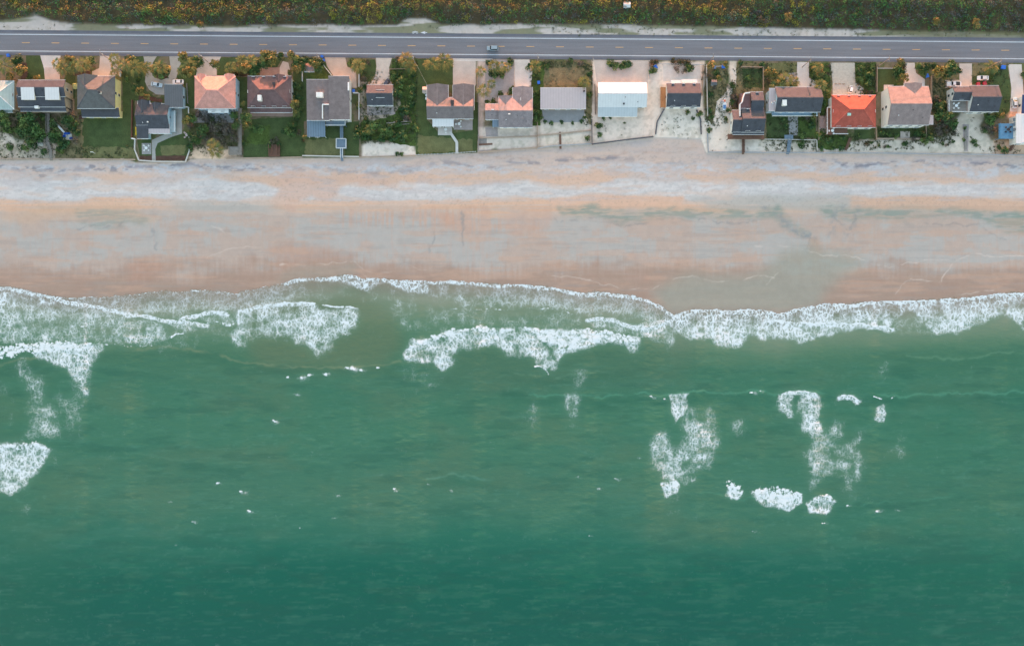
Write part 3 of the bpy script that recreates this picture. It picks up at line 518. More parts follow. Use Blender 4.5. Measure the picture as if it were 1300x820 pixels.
for pts, m_, a in [
    ([(33, 71), (51, 71), (56, 86), (57, 101), (33, 99)], grass_m, .3), ([(57, 106), (66, 106), (66, 125), (84, 125), (95, 125), (96, 78), (90, 76), (80, 104), (57, 104)], grass_m, .4),
    ([(155, 88), (172, 92), (170, 177), (173, 201), (105, 201), (104, 147), (156, 147)], grass_m, .5), ([(105, 186), (170, 188), (172, 202), (104, 202)], grass_b, 1.5), ([(95, 150), (105, 150), (105, 202), (70, 202), (70, 192)], grass_d, 1.5),
    ([(158, 72), (182, 72), (184, 96), (186, 116), (198, 124), (208, 124), (208, 134), (172, 128), (160, 120)], grass_m, .4),
    ([(197, 190), (198, 176), (222, 170), (240, 171), (240, 190), (236, 203), (198, 203)], grass_m, .3), ([(174, 178), (192, 177), (193, 202), (178, 202)], grass_m, .2), ([(203, 186), (236, 184), (234, 196), (206, 198)], grass_b, 1),
    ([(232, 74), (256, 74), (250, 96), (247, 138), (236, 138), (234, 110), (224, 98)], grass_m, .4), ([(276, 73), (312, 73), (312, 96), (276, 96)], grass_m, .4),
    ([(299, 98), (314, 98), (314, 140), (303, 140)], grass_m, .4), ([(309, 152), (386, 148), (386, 199), (309, 201)], grass_m, .4), ([(312, 72), (360, 72), (352, 86), (330, 88), (312, 94)], grass_m, .4), ([(320, 158), (345, 160), (340, 182), (312, 184)], grass_w, 1.5),
    ([(372, 72), (411, 73), (415, 84), (423, 98), (418, 103), (392, 106), (372, 106)], grass_m, .3), ([(390, 92), (412, 90), (417, 100), (392, 104)], grass_w, .6),
    ([(372, 106), (390, 106), (390, 154), (376, 154)], grass_m, .4), ([(384, 174), (413, 174), (413, 160), (456, 154), (456, 200), (384, 200)], grass_m, .4), ([(388, 178), (436, 176), (440, 199), (386, 199)], grass_b, 2),
    ([(456, 76), (476, 76), (478, 90), (470, 104), (458, 104)], grass_m, .6), ([(498, 75), (530, 75), (530, 186), (505, 183), (490, 178), (470, 178), (458, 180), (458, 155), (478, 153), (500, 146), (510, 132), (504, 118), (495, 100)], grass_w, 1),
    ([(528, 75), (575, 75), (575, 108), (542, 108), (542, 152), (560, 172), (604, 165), (606, 194), (528, 197)], grass_m, .3), ([(530, 172), (602, 178), (604, 192), (530, 196)], grass_b, 2), ([(600, 130), (608, 130), (606, 190), (600, 192)], grass_m, .3),
    ([(690, 78), (750, 80), (750, 112), (686, 112)], grass_d, .8), ([(697, 86), (742, 86), (742, 108), (698, 108)], mat('straw_grass', C(140, 122, 92), .95, .3, .6, 2.2, bump=.5), 1), ([(674, 78), (692, 78), (686, 160), (676, 160)], grass_w, .8), ([(742, 80), (752, 80), (751, 160), (744, 150)], grass_d, .6),
    ([(897, 80), (924, 80), (922, 116), (910, 130), (904, 158), (896, 150)], grass_d, 1), ([(935, 80), (971, 80), (971, 118), (940, 140), (930, 150), (926, 122), (934, 112)], grass_d, .8), ([(942, 88), (968, 88), (968, 112), (944, 112)], grass_m, .6),
    ([(973, 80), (1011, 80), (1010, 96), (1000, 110), (974, 112)], grass_b, .6), ([(973, 145), (1000, 146), (1000, 176), (973, 176)], grass_m, .6), ([(1012, 150), (1036, 146), (1036, 176), (1014, 174)], grass_w, .6), ([(1028, 80), (1053, 80), (1055, 122), (1046, 150), (1036, 142), (1040, 112), (1028, 96)], grass_w, .6),
    ([(1086, 80), (1112, 80), (1111, 121), (1098, 119), (1096, 110), (1087, 104)], grass_w, .6), ([(1036, 166), (1076, 174), (1080, 186), (1060, 190), (1036, 188)], grass_w, 1.5), ([(1084, 162), (1110, 162), (1110, 176), (1084, 178)], grass_m, .8),
    ([(1113, 88), (1147, 88), (1147, 108), (1113, 118)], grass_m, .6), ([(1112, 161), (1176, 161), (1176, 174), (1112, 175)], grass_m, .6), ([(1182, 90), (1218, 84), (1208, 104), (1205, 150), (1184, 150)], grass_d, 1),
    ([(1233, 82), (1279, 84), (1283, 110), (1282, 142), (1264, 152), (1262, 112), (1234, 106)], grass_m, 1), ([(1234, 82), (1256, 82), (1250, 92), (1234, 98)], grass_d, 1)]:
    pave('lawn', m_, pts, .012, a)
for pts, m_ in [
    ([(51, 70.5), (77, 70.5), (76, 86), (76, 101), (57, 101), (56, 88)], conc), ([(57, 86), (76, 86), (76, 101), (57, 101)], conc_pink),
    ([(127, 71), (152, 71), (151, 97), (117, 97), (117, 91), (126, 87)], conc_pink),
    ([(182, 72), (199, 72), (194, 80), (192, 92), (196, 99), (205, 102), (213, 99), (217, 90), (215, 72), (231, 72), (229, 84), (224, 98), (222, 108), (210, 109), (209, 121), (198, 120), (189, 114), (184, 104), (186, 88)], mat('aged_concrete', C(178, 174, 170), .9, .12, .35, 3)),
    ([(256, 72), (281, 72), (275, 84), (275, 96), (249, 96), (250, 86), (258, 82)], conc_pink),
    ([(359, 78), (366, 80), (369, 92), (363, 98), (354, 98), (354, 88)], conc_pink), ([(330, 86), (355, 86), (355, 98), (330, 98)], brick_pave),
    ([(412, 72), (438, 72), (441, 85), (452, 90), (453, 112), (444, 112), (442, 100), (424, 98), (415, 84)], tan_pave),
    ([(477, 73), (498, 73), (494, 86), (495, 100), (499, 110), (468, 110), (476, 98), (478, 85)], mat('pale_shell', C(206, 194, 186), .95, .12, .5, 3)),
    ([(575, 75), (604, 75), (604, 109), (575, 109)], conc_pink), ([(575, 73), (625, 74), (625, 78), (575, 78)], conc),
    ([(653, 76), (672, 76), (676, 90), (674, 111), (654, 111)], conc), ([(616, 76), (653, 76), (652, 112), (634, 122), (616, 130)], gravel_m),
    ([(754, 77), (826, 77), (822, 106), (758, 106)], conc_pink), ([(842, 80), (888, 80), (890, 100), (842, 104)], shell_m),
    ([(1012, 79), (1027, 79), (1027, 99), (1036, 104), (1036, 112), (1012, 112)], conc), ([(990, 95), (1012, 92), (1012, 104), (992, 104)], gravel_m),
    ([(1054, 80), (1085, 80), (1086, 105), (1096, 112), (1098, 122), (1057, 122), (1057, 105)], mat('speckled_concrete', C(190, 186, 178), .9, .18, 1.2, 6)),
    ([(1149, 80), (1161, 80), (1163, 93), (1174, 101), (1174, 112), (1148, 112)], conc), ([(1122, 108), (1140, 108), (1140, 118), (1122, 118)], conc),
    ([(1218, 81), (1234, 81), (1234, 110), (1200, 112), (1200, 102), (1218, 102)], conc_pink),
    ([(1280, 82), (1297, 82), (1300, 128), (1290, 142), (1282, 142), (1284, 112)], conc)]: pave('driveway', m_, pts, .034)
for pts, m_ in [
    ([(180, 182), (192, 182), (192, 196), (180, 196)], grey_pave), ([(216, 137), (231, 137), (231, 170), (218, 174), (200, 182), (197, 190), (198, 206), (193, 206), (193, 178), (215, 168)], mat('patio_concrete', C(176, 174, 172), .9, .12, .5, 4)),
    ([(250, 138), (300, 138), (296, 156), (246, 156)], grey_pave), ([(318, 138), (372, 138), (372, 148), (318, 148)], brick_pave), ([(466, 134), (500, 134), (502, 145), (466, 147)], gravel_m), ([(556, 162), (574, 162), (574, 172), (556, 172)], conc), ([(576, 152), (600, 152), (600, 165), (576, 165)], gravel_m),
    ([(616, 162), (632, 162), (632, 173), (617, 173)], gravel_m), ([(608, 174), (618, 174), (618, 184), (608, 184)], mat('dark_gravel', C(150, 144, 142), .95, .2, .8, 5)), ([(688, 138), (742, 138), (741, 155), (690, 156)], mat('grey_deck_slab', C(160, 160, 164), .9, .1, .5, 4, lines=.6, axis=0, lw=.1)),
    ([(1000, 146), (1013, 146), (1013, 172), (1002, 172)], grey_pave), ([(1143, 167), (1155, 167), (1155, 176), (1143, 176)], conc_pink), ([(1040, 148), (1049, 148), (1049, 164), (1040, 164)], conc_pink), ([(1222, 158), (1230, 158), (1229, 192), (1224, 192)], gravel_m)]: pave('patio', m_, pts, .05)
for pts in ([(92, 92), (115, 90), (115, 97), (93, 97)], [(28, 80), (34, 80), (36, 104), (26, 104)], [(300, 76), (314, 84), (313, 97), (300, 97)], [(196, 84), (214, 84), (212, 99), (198, 99)], [(112, 146), (100, 146), (100, 152), (112, 150)], [(176, 120), (206, 126), (206, 130), (176, 127)], [(178, 198), (236, 198), (235, 203.5), (178, 203.5)]): pave('planting_bed', mulch, pts, .03, .4)
# ---------------------------------------------------------------- houses
HOUSES = {}
roofm = lambda n, c, lines=0, axis=1, lw=.2, var=.24, **k: mat(n, c, .85, var, .6, 4, lines=lines, axis=axis, lw=lw, **k)
white = mat('white_paint', (.72, .72, .70), .6, .06, 1, 5)
offwhite = mat('cream_paint', (.62, .56, .44), .7, .08, 1, 5); yellow_w = mat('yellow_paint', (.70, .62, .30), .7, .08, 1, 5)
grey_w = mat('grey_siding', (.34, .36, .38), .7, .08, 1, 5, lines=.2, axis=2, lw=.2); blue_w = mat('blue_siding', (.42, .56, .66), .7, .08, 1, 5, lines=.2, axis=2, lw=.15); tan_w = mat('tan_stucco', (.42, .34, .26), .85, .1, 1, 5); brown_w = mat('brown_siding', (.2, .14, .1), .8, .1, 1, 5, lines=.2, axis=2, lw=.2)
glass = mat('window_glass', (.05, .065, .08), .08, .02, 1, 5, spec=.8); trim = mat('trim_white', (.75, .75, .74), .5, .04, 1, 5); dark = mat('dark_metal', (.04, .04, .045), .5, .1, 1, 5)
wood = mat('weathered_wood', C(150, 146, 142), .85, .2, 1.2, 7, lines=.3, axis=0, lw=.25); wood_b = mat('brown_wood', C(120, 92, 80), .85, .2, 1.2, 7, lines=.3, axis=1, lw=.25); wood_o = mat('orange_stained_wood', (.42, .2, .09), .8, .15, 1.2, 7, lines=.3, axis=1, lw=.25); blue_deck = mat('blue_grey_deck', C(120, 140, 160), .75, .12, 1, 6, lines=.6, axis=0, lw=.25)
slate = roofm('slate_shingle', (.068, .072, .086), .35, 1); brownr = roofm('brown_shingle', (.145, .09, .09), .35, 1); taupe = roofm('taupe_shingle', (.185, .155, .155), .35, 1); salmon = roofm('salmon_tile', (.55, .265, .22), .45, 1); redr = roofm('red_tile', (.36, .085, .06), .45, 1); pinkish = roofm('pinkish_shingle', (.26, .20, .19), .35, 1); lilac = roofm('lilac_metal', (.47, .41, .42), 1.1, 0, .12, .05); whiter = roofm('white_metal_roof', (.62, .62, .62), 1.1, 0, .1, .05); teal = roofm('pale_teal_metal', (.36, .43, .41), 1.0, 0, .15, .08); seam = roofm('grey_seam_metal', (.12, .125, .135), .9, 0, .25, .08); bluem = roofm('blue_grey_metal', C(120, 140, 160), 1.0, 0, .3, .06); navy = roofm('navy_roof', (.03, .06, .16), .5, 1)
caps = {k: roofm('cap_'+k, tuple(min(.8, v*1.35) for v in c)) for k, c in (('slate', (.06, .064, .075)), ('brown', (.13, .08, .08)), ('taupe', (.17, .145, .145)), ('salmon', (.5, .25, .21)), ('red', (.36, .085, .06)), ('pink', (.22, .17, .16)), ('pale', (.5, .5, .5)))}
def slab(b, pts, t):
    n = len(pts); p = [Vector(q) for q in pts]
    b.add([tuple(q) for q in p]+[(q.x, q.y, q.z-t) for q in p], [tuple(range(n)), tuple(range(n, 2*n))[::-1]]+[(i, n+i, n+(i+1) % n, (i+1) % n) for i in range(n)])
def house(short, label, blocks, wallm=None, base=None, cat='house', group='beach houses in a row along the road', windows=True, trimm=None):
    """blocks: (x0, y0, x1, y1, kind, axis, eave height, rise, roof material, cap key); rectangle in photo pixels at eave level"""
    B0 = blocks[0]; c = at((B0[0]+B0[2])/2, (B0[1]+B0[3])/2, B0[6])
    r = root('house', (c.x, c.y, 0), label, cat, group); HOUSES[short] = r
    foot = []; wb = MB(); gut = MB(); tk = .22; dz = 0
    for (x0, y0, x1, y1, kind, axis, e, rise, rm, cap) in blocks:
        dz += .023; e = e+dz
        p0 = at(x0, y1, e); p1 = at(x1, y0, e); X0, Y0, X1, Y1 = p0.x, p0.y, p1.x, p1.y; xm, ym = (X0+X1)/2, (Y0+Y1)/2
        rb = MB(); cb = MB(); o_ = .42; a0, b0, a1, b1 = X0+o_, Y0+o_, X1-o_, Y1-o_; zt = e-tk*.6
        foot.append((a0, b0, a1, b1, e))
        if kind == 'gable':
            if axis == 'x':
                slab(rb, [(X0, Y0, e), (X1, Y0, e), (X1, ym, e+rise), (X0, ym, e+rise)], tk); slab(rb, [(X0, ym, e+rise), (X1, ym, e+rise), (X1, Y1, e), (X0, Y1, e)], tk)
                cb.bar((X0, ym, e+rise+.02), (X1, ym, e+rise+.02), .3, .08)
                for tx, ty in (((.22, .45), (.55, .7), (.81, .35)) if X1-X0 > 9 else ((.5, .5),)):
                    vx, vy = X0+(X1-X0)*tx, Y0+(ym-Y0)*ty; vz = e+rise*ty; vb = MB(); vb.tube((vx, vy, vz-.1), (vx, vy, vz+.45), .09, n=8); vb.tube((vx, vy, vz+.45), (vx, vy, vz+.52), .17, n=8); vb.build('roof_vent', trim if tx < .5 else dark, r)
                s_ = rise/(Y1-ym); zg = e+rise-tk*1.2; z_ = e+o_*s_-tk*1.2
                wb.add([(a0, b0, 0), (a1, b0, 0), (a1, b1, 0), (a0, b1, 0), (a0, b0, z_), (a1, b0, z_), (a1, b1, z_), (a0, b1, z_), (a0, ym, zg), (a1, ym, zg)], [(0, 1, 5, 4), (2, 3, 7, 6), (1, 2, 6, 9, 5), (3, 0, 4, 8, 7), (4, 5, 9, 8), (9, 6, 7, 8)])
            else:
                slab(rb, [(X0, Y0, e), (xm, Y0, e+rise), (xm, Y1, e+rise), (X0, Y1, e)], tk); slab(rb, [(xm, Y0, e+rise), (X1, Y0, e), (X1, Y1, e), (xm, Y1, e+rise)], tk)
                cb.bar((xm, Y0, e+rise+.02), (xm, Y1, e+rise+.02), .3, .08)
                s_ = rise/(X1-xm); zg = e+rise-tk*1.2; z_ = e+o_*s_-tk*1.2
                wb.add([(a0, b0, 0), (a1, b0, 0), (a1, b1, 0), (a0, b1, 0), (a0, b0, z_), (a1, b0, z_), (a1, b1, z_), (a0, b1, z_), (xm, b0, zg), (xm, b1, zg)], [(0, 1, 5, 8, 4), (1, 2, 6, 5), (2, 3, 7, 9, 6), (3, 0, 4, 7), (4, 8, 9, 7), (8, 5, 6, 9)])
        elif kind == 'hip':
            L_, W_ = X1-X0, Y1-Y0
            if L_ >= W_: q0, q1 = (X0+W_/2*.95, ym), (X1-W_/2*.95, ym)
            else: q0, q1 = (xm, Y0+L_/2*.95), (xm, Y1-L_/2*.95)
            vs = [(X0, Y0, e-tk), (X1, Y0, e-tk), (X1, Y1, e-tk), (X0, Y1, e-tk), (X0, Y0, e), (X1, Y0, e), (X1, Y1, e), (X0, Y1, e), (*q0, e+rise), (*q1, e+rise)]
            fs = [(3, 2, 1, 0), (0, 1, 5, 4), (1, 2, 6, 5), (2, 3, 7, 6), (3, 0, 4, 7)]
            fs += [(4, 5, 9, 8), (5, 6, 9), (6, 7, 8, 9), (7, 4, 8)] if L_ >= W_ else [(4, 5, 8), (5, 6, 9, 8), (6, 7, 9), (7, 4, 8, 9)]
            rb.add(vs, fs); cb.bar((*q0, e+rise+.02), (*q1, e+rise+.02), .3, .08)
            for i, q in ((4, q0), (7, q0 if L_ >= W_ else q1), (5, q1 if L_ >= W_ else q0), (6, q1)): cb.bar((vs[i][0], vs[i][1], e+.03), (*q, e+rise+.03), .26, .06)
            wb.prism([(a0, b0), (a1, b0), (a1, b1), (a0, b1)], 0, e-tk-.004)
        elif kind == 'shed':
            slab(rb, [(X0, Y0, e), (X1, Y0, e), (X1, Y1, e+rise), (X0, Y1, e+rise)], tk)
            wb.add([(a0, b0, 0), (a1, b0, 0), (a1, b1, 0), (a0, b1, 0), (a0, b0, e-tk), (a1, b0, e-tk), (a1, b1, e+rise-tk*1.4), (a0, b1, e+rise-tk*1.4)], [(0, 1, 5, 4), (1, 2, 6, 5), (2, 3, 7, 6), (3, 0, 4, 7), (4, 5, 6, 7)])
        elif kind == 'flat':
            rb.box((xm, ym, e-.1), (X1-X0, Y1-Y0, .2)); wb.prism([(a0, b0), (a1, b0), (a1, b1), (a0, b1)], 0, e-.204)
        elif kind == 'porch':          # roof on posts, no walls
            slab(rb, [(X0, Y0, e), (X1, Y0, e), (X1, Y1, e+rise), (X0, Y1, e+rise)], .14)
            n = max(2, int((X1-X0)/3.5)+1); pb = MB()
            for i in range(n):
                xx = X0+.3+(X1-X0-.6)*i/(n-1); pm = MB(); pm.box((xx, Y0+.3, (e-.14)/2), (.16, .16, e-.14)); pm.build('post', trim, r)
        rf = rb.build('roof', rm, r)
        if cb.v and cap: cb.build('ridge_cap', caps[cap], rf)
        if kind != 'porch':
            for yy in ((Y0-.06, Y1+.06) if not (kind == 'gable' and axis == 'y') else ()):
                zz = e-.09 if not (kind == 'shed' and yy > ym) else e+rise-.09
                gut = MB(); gut.box((xm, yy, zz), (X1-X0+.02, .115, .15)); gut.build('gutter', trimm or trim, r)
            if kind == 'gable' and axis == 'y':
                for xx in (X0-.06, X1+.06): gut = MB(); gut.box((xx, ym, e-.09), (.115, Y1-Y0, .15)); gut.build('gutter', trimm or trim, r)
    wall = wb.build('wall', wallm or white, r)
    def inside(x, y): return any(a-.05 < x < c_+.05 and b_-.05 < y < d_+.05 for a, b_, c_, d_, _ in foot)
    k = 0
    if windows:
        for bi, (a0, b0, a1, b1, e) in enumerate(foot):
            for zb in ([1.0] if e < 4 else [1.0, 3.7]):
                for side in ('S', 'N', 'E', 'W'):
                    L_ = (a1-a0) if side in 'SN' else (b1-b0); n = int(L_/3.6)
                    if side in 'EW': n = min(n, 1)
                    for i in range(n):
                        t = (i+.5)/n; ww = 1.5 if side == 'S' else 1.0
                        if side in 'SN': x, y, nx, ny = a0+L_*t, (b0 if side == 'S' else b1), 0, (-1 if side == 'S' else 1)
                        else: x, y, nx, ny = (a1 if side == 'E' else a0), b0+L_*t, (1 if side == 'E' else -1), 0
                        if inside(x+nx*.3, y+ny*.3) or k > 26: continue
                        k += 1
                        d_ = (ww+.2, .07, 1.5) if side in 'SN' else (.07, ww+.2, 1.5); d2 = (ww, .03, 1.3) if side in 'SN' else (.03, ww, 1.3)
                        door = (side == 'N' and bi == 0 and i == n//2 and zb == 1.0)
                        if door:
                            dm = MB(); dm.box((x, y+ny*.03, 1.05), (1.0, .06, 2.1)); do = dm.build('door', brown_w, r); hm = MB(); hm.box((x+.38, y+ny*.085, 1.0), (.1, .05, .05)); hm.build('handle', dark, do); continue
                        wm_ = MB(); wm_.box((x+nx*.035, y+ny*.035, zb+.7), d_); wo = wm_.build('window', trim, r)
                        gm = MB(); gm.box((x+nx*.086, y+ny*.086, zb+.7), d2); gm.build('pane', glass, wo)
                        if ny < 0: sm_ = MB(); sm_.box((x, y-.12, zb-.09), (ww+.36, .2, .07)); sm_.build('sill', trim, wo)
    return r
def zroof(short): return HOUSES[short]
def rbox(short, px, py, z, w_, d_, h_, name, m, sub=None):
    r = HOUSES[short]; p = at(px, py, z+h_/2); b = MB(); b.box(p, (w_, d_, h_)); o = b.build(name, m, r, bevel=.03)
    if sub: b2 = MB(); b2.box((p.x, p.y, z+h_+.04), (w_+.25, d_+.25, .08)); b2.build(sub, dark, o)
    return o
G_ = 'gable'
house('pale teal-roofed house', 'pale teal metal-roofed house cut off by the left edge of the photo', [(-24, 103, 18, 139, 'hip', 'x', 4.4, 2.2, teal, 'pale'), (-20, 138, 16, 143, 'shed', 'x', 2.8, .5, teal, None)], tan_w)
house('twin-dormer house', 'dark slate house with two square white dormer roofs', [(23, 102, 83, 123, G_, 'x', 6.3, 1.3, slate, 'slate'), (23, 122.5, 83, 136, 'shed', 'x', 5.2, 1.1, slate, None), (26, 136, 84, 141.5, 'shed', 'x', 4.4, .6, slate, None)], tan_w)
house('yellow-walled house', 'grey hip-roofed house with a tall pale yellow side wall', [(98, 97, 146, 138, 'hip', 'x', 5.6, 3.2, roofm('blue_grey_shingle', (.115, .115, .115), .35, 1), 'slate'), (99, 96, 124, 116, G_, 'y', 5.6, 2.2, roofm('blue_grey_shingle', (.115, .115, .115), .35, 1), 'slate'), (104, 138, 152, 149, 'shed', 'x', 3.0, 1.0, slate, None)], yellow_w)
house('house with the seam-roofed garage', 'slate house joined to a long grey seam-roofed garage and white patio roof', [(174, 132, 215, 164, G_, 'x', 3.3, 2.0, slate, 'slate'), (175, 128, 190, 149, G_, 'y', 3.3, 1.6, slate, 'slate'), (192, 131, 205, 149, G_, 'y', 3.2, 1.4, slate, 'slate'), (174, 160, 188.5, 176, 'shed', 'x', 3.0, .8, slate, None), (209, 108, 232, 136.5, 'shed', 'x', 3.4, .5, seam, None), (188.5, 158, 215.5, 169.5, 'shed', 'x', 3.05, .35, lilac, None)], blue_w)
house('salmon hip-roofed house', 'big square salmon-tiled hip-roofed house with white walls', [(247, 97, 299, 138, 'hip', 'x', 5.6, 3.0, salmon, 'salmon'), (250, 94.5, 261, 105, G_, 'y', 5.6, 1.2, salmon, 'salmon'), (285, 94.5, 297, 105, G_, 'y', 5.6, 1.2, salmon, 'salmon'), (264, 137, 290, 143, 'flat', 'x', 4.6, 0, white, None)], blue_w)
house('brown hip-roofed house', 'wide brown-shingled hip-roofed house facing its own back lawn', [(314, 97, 370, 137, 'hip', 'x', 4.2, 3.0, brownr, 'brown'), (318, 137, 371, 143, 'shed', 'x', 2.6, .8, brownr, None), (348, 95.5, 362, 105, G_, 'y', 4.2, 1.5, brownr, 'brown')], white)
house('wide taupe-roofed house', 'large low taupe-roofed house with a blue-grey metal patio roof behind it', [(389.5, 102, 418, 153, 'shed', 'x', 5.2, .7, taupe, None), (417.5, 98, 444, 152, 'shed', 'x', 5.5, .9, taupe, None), (390, 153.5, 413, 174, 'porch', 'x', 2.7, .5, bluem, None)], white)
house('small slate cottage', 'small slate gabled cottage on its own between wild green plots', [(466, 108, 499, 134, G_, 'x', 3.4, 2.3, slate, 'slate'), (477, 114.5, 488, 124, 'flat', 'x', 5.0, 0, slate, None)], white)
house('twin-wing house', 'taupe house with two long parallel gabled wings and white flat roof', [(542, 124, 601, 151, G_, 'x', 3.2, 2.2, taupe, 'taupe'), (542, 108, 569, 140, G_, 'y', 3.2, 1.9, taupe, 'taupe'), (575, 108, 602, 140, G_, 'y', 3.2, 1.9, taupe, 'taupe'), (549, 151, 576, 161, 'porch', 'x', 2.8, .15, whiter, None)], tan_w)
house('stepped mauve house', 'mauve-grey house stepping down in three roofs towards the west', [(633, 124, 676, 162, G_, 'x', 3.3, 2.4, roofm('mauve_shingle', (.25, .21, .215), .35, 1), 'taupe'), (651, 111, 676, 152, G_, 'y', 3.4, 1.6, roofm('mauve_shingle', (.25, .21, .215), .35, 1), 'taupe'), (633, 122, 650, 140, G_, 'y', 3.2, 1.3, roofm('mauve_shingle', (.25, .21, .215), .35, 1), 'taupe'), (616, 132, 633, 152, G_, 'x', 3.0, 1.4, roofm('mauve_shingle', (.25, .21, .215), .35, 1), 'taupe'), (625, 152, 633, 161.5, 'porch', 'x', 2.7, .2, bluem, None), (666, 152, 674, 162.5, 'porch', 'x', 2.7, .2, bluem, None)], white)
house('flat lilac-roofed house', 'low house under one flat pale lilac metal roof', [(686, 112, 744, 138.5, 'shed', 'x', 3.2, .25, lilac, None)], tan_w)
house('white-roofed house', 'house with a broad plain white gabled metal roof', [(759, 105, 821, 136, G_, 'x', 3.3, 1.9, whiter, 'pale'), (759, 136, 809, 148, 'shed', 'x', 2.6, .7, roofm('pale_blue_metal', (.44, .48, .50), 1.1, 0, .1, .05), None)], white)
house('slate house with orange deck', 'plain slate gabled house with a narrow orange deck on its west side', [(846, 106, 889, 136, G_, 'x', 4.4, 2.2, slate, 'slate')], white)
house('L-shaped slate house', 'L-shaped slate house with a curved white upper balcony rail', [(941, 138, 970, 168, G_, 'x', 4.2, 2.2, slate, 'slate'), (929, 140, 942, 168.5, G_, 'x', 3.8, 2.0, slate, 'slate'), (953, 117, 969, 142, G_, 'x', 4.4, 1.6, slate, 'slate'), (930, 168.5, 970, 171, 'shed', 'x', 3.6, .3, slate, None)], white)
house('slate house with white stair', 'long slate gabled house with a white stair and pale slanting west end', [(984, 111, 1042, 142.5, G_, 'x', 5.6, 2.7, slate, 'slate'), (976, 113, 986, 141, 'shed', 'x', 5.0, .5, lilac, None)], blue_w)
house('red hip-roofed house', 'bright red tiled hip-roofed house wrapped by a white-railed deck', [(1056, 121, 1112, 162, 'hip', 'x', 4.6, 3.0, redr, 'red')], white)
house('large pink-shingled house', 'large pinkish gabled house with a tall plain white west wall', [(1127, 110, 1179, 159, G_, 'x', 6.4, 2.7, pinkish, 'pink'), (1148, 106, 1171, 124, G_, 'y', 6.3, 1.2, pinkish, 'pink'), (1177, 147, 1185, 158, 'flat', 'x', 3.2, 0, lilac, None)], white)
house('slate house with cluttered deck', 'slate gabled house with a cluttered open deck at its west end', [(1231, 109, 1268, 142, G_, 'x', 5.0, 2.2, slate, 'slate'), (1209, 110, 1231.5, 128, G_, 'x', 4.8, 1.6, slate, 'slate')], white)
house('white-roofed house at the edge', 'white flat-roofed house with a bright blue deck at the right edge', [(1290, 145, 1325, 182, 'flat', 'x', 5.0, 0, whiter, None), (1297, 121, 1325, 144.5, 'shed', 'x', 3.4, .6, navy, None)], white)
for x, w_ in ((27, 16), (57.5, 17)):
    r = HOUSES['twin-dormer house']; p0 = at(x, 127, 7.3); p1 = at(x+w_, 111, 7.75); b = MB(); slab(b, [(p0.x, p0.y, 7.3), (p1.x, p0.y, 7.3), (p1.x, p1.y, 7.75), (p0.x, p1.y, 7.75)], .15); o = b.build('dormer_roof', whiter, r)
    b = MB(); b.box(((p0.x+p1.x)/2, (p0.y+p1.y)/2, 6.2), (p1.x-p0.x-.5, p1.y-p0.y-.5, 1.7)); b.build('dormer_wall', offwhite, o)
rbox('twin-dormer house', 47, 136.5, 5.0, 1.6, 1.0, 1.0, 'skylight', white); rbox('yellow-walled house', 127, 118, 8.4, .7, .7, 1.1, 'chimney', white, 'chimney_cap'); rbox('house with the seam-roofed garage', 187.5, 155, 4.6, .5, .5, .5, 'roof_vent', white)
rbox('brown hip-roofed house', 330, 125, 5.6, 1.5, 2.2, 1.6, 'skylight', white); rbox('brown hip-roofed house', 348, 107, 6.1, .8, .8, .9, 'chimney', dark, 'chimney_cap')
rbox('wide taupe-roofed house', 406, 121, 5.6, 2.6, 1.9, 1.5, 'chimney', white, None); rbox('wide taupe-roofed house', 409.5, 142, 5.55, .35, 5.6, .7, 'parapet', trim); rbox('wide taupe-roofed house', 413.5, 133, 5.6, 2.6, .35, .7, 'parapet', trim)
rbox('wide taupe-roofed house', 442.5, 110, 6.1, .6, 3.2, .5, 'parapet', trim); rbox('twin-wing house', 574.5, 131, 3.6, 1.2, 1.4, 2.2, 'chimney', taupe, 'chimney_cap'); rbox('flat lilac-roofed house', 741.5, 116, 3.3, .6, .6, .7, 'roof_vent', dark)
rbox('white-roofed house', 792, 132, 3.9, .6, .6, .5, 'roof_vent', dark); rbox('stepped mauve house', 661.5, 126, 4.4, .5, 1.2, .35, 'skylight', white); rbox('stepped mauve house', 625.5, 139.5, 4.2, 1.1, .4, .3, 'skylight', white); rbox('stepped mauve house', 646.5, 145, 5.4, .9, .4, .4, 'skylight', white)
rbox('slate house with white stair', 995.5, 131, 6.9, 1.7, 2.2, 1.3, 'skylight', white); rbox('red hip-roofed house', 1078, 145, 6.6, 1.4, 1.3, .4, 'skylight', mat('mint_paint', (.4, .62, .52), .6, .05, 1, 5)); rbox('large pink-shingled house', 1132, 132, 7.2, .8, .8, .6, 'chimney', brown_w, 'chimney_cap')
for x in (1290, 1291): pass
for i, (x, y) in enumerate([(1288.5, 152), (1288.5, 158), (1288.5, 165)]): rbox('white-roofed house at the edge', x, y, 3.2, 1.0, 1.2, .8, 'awning', bluem)
# curved white parapet of the L-shaped house, white slanting stair
r = HOUSES['L-shaped slate house']; b = MB(); pl = [(952, 118), (945, 119), (943, 125), (942, 130), (939, 133), (939, 148)]
for a_, c_ in zip(pl[:-1], pl[1:]): b.bar(at(*a_, 4.9), at(*c_, 4.9), .35, 1.1)
b.build('balcony_rail', trim, r)
b = MB(); p0 = at(940, 140, 4.1); p1 = at(953, 119, 4.1); b.box(((p0.x+p1.x)/2, (p0.y+p1.y)/2, 2.1), (p1.x-p0.x, p1.y-p0.y, 4.2)); b.build('balcony', brownr, r)
r = HOUSES['slate house with white stair']; b = MB()
for dx in (0, 3.2): b.bar(at(979+dx, 130-dx*.4, 5.2), at(991+dx, 144-dx*.4, 3.2), .3, .8)
b.build('stair_rail', trim, r); b = MB(); b.box(at(1009, 145, 2.9), (18.2, 1.7, .2)); b.build('balcony', blue_w, r); b = MB(); b.box(at(1009, 147.5, 3.4), (18.2, .08, .9)); b.build('railing', trim, r)
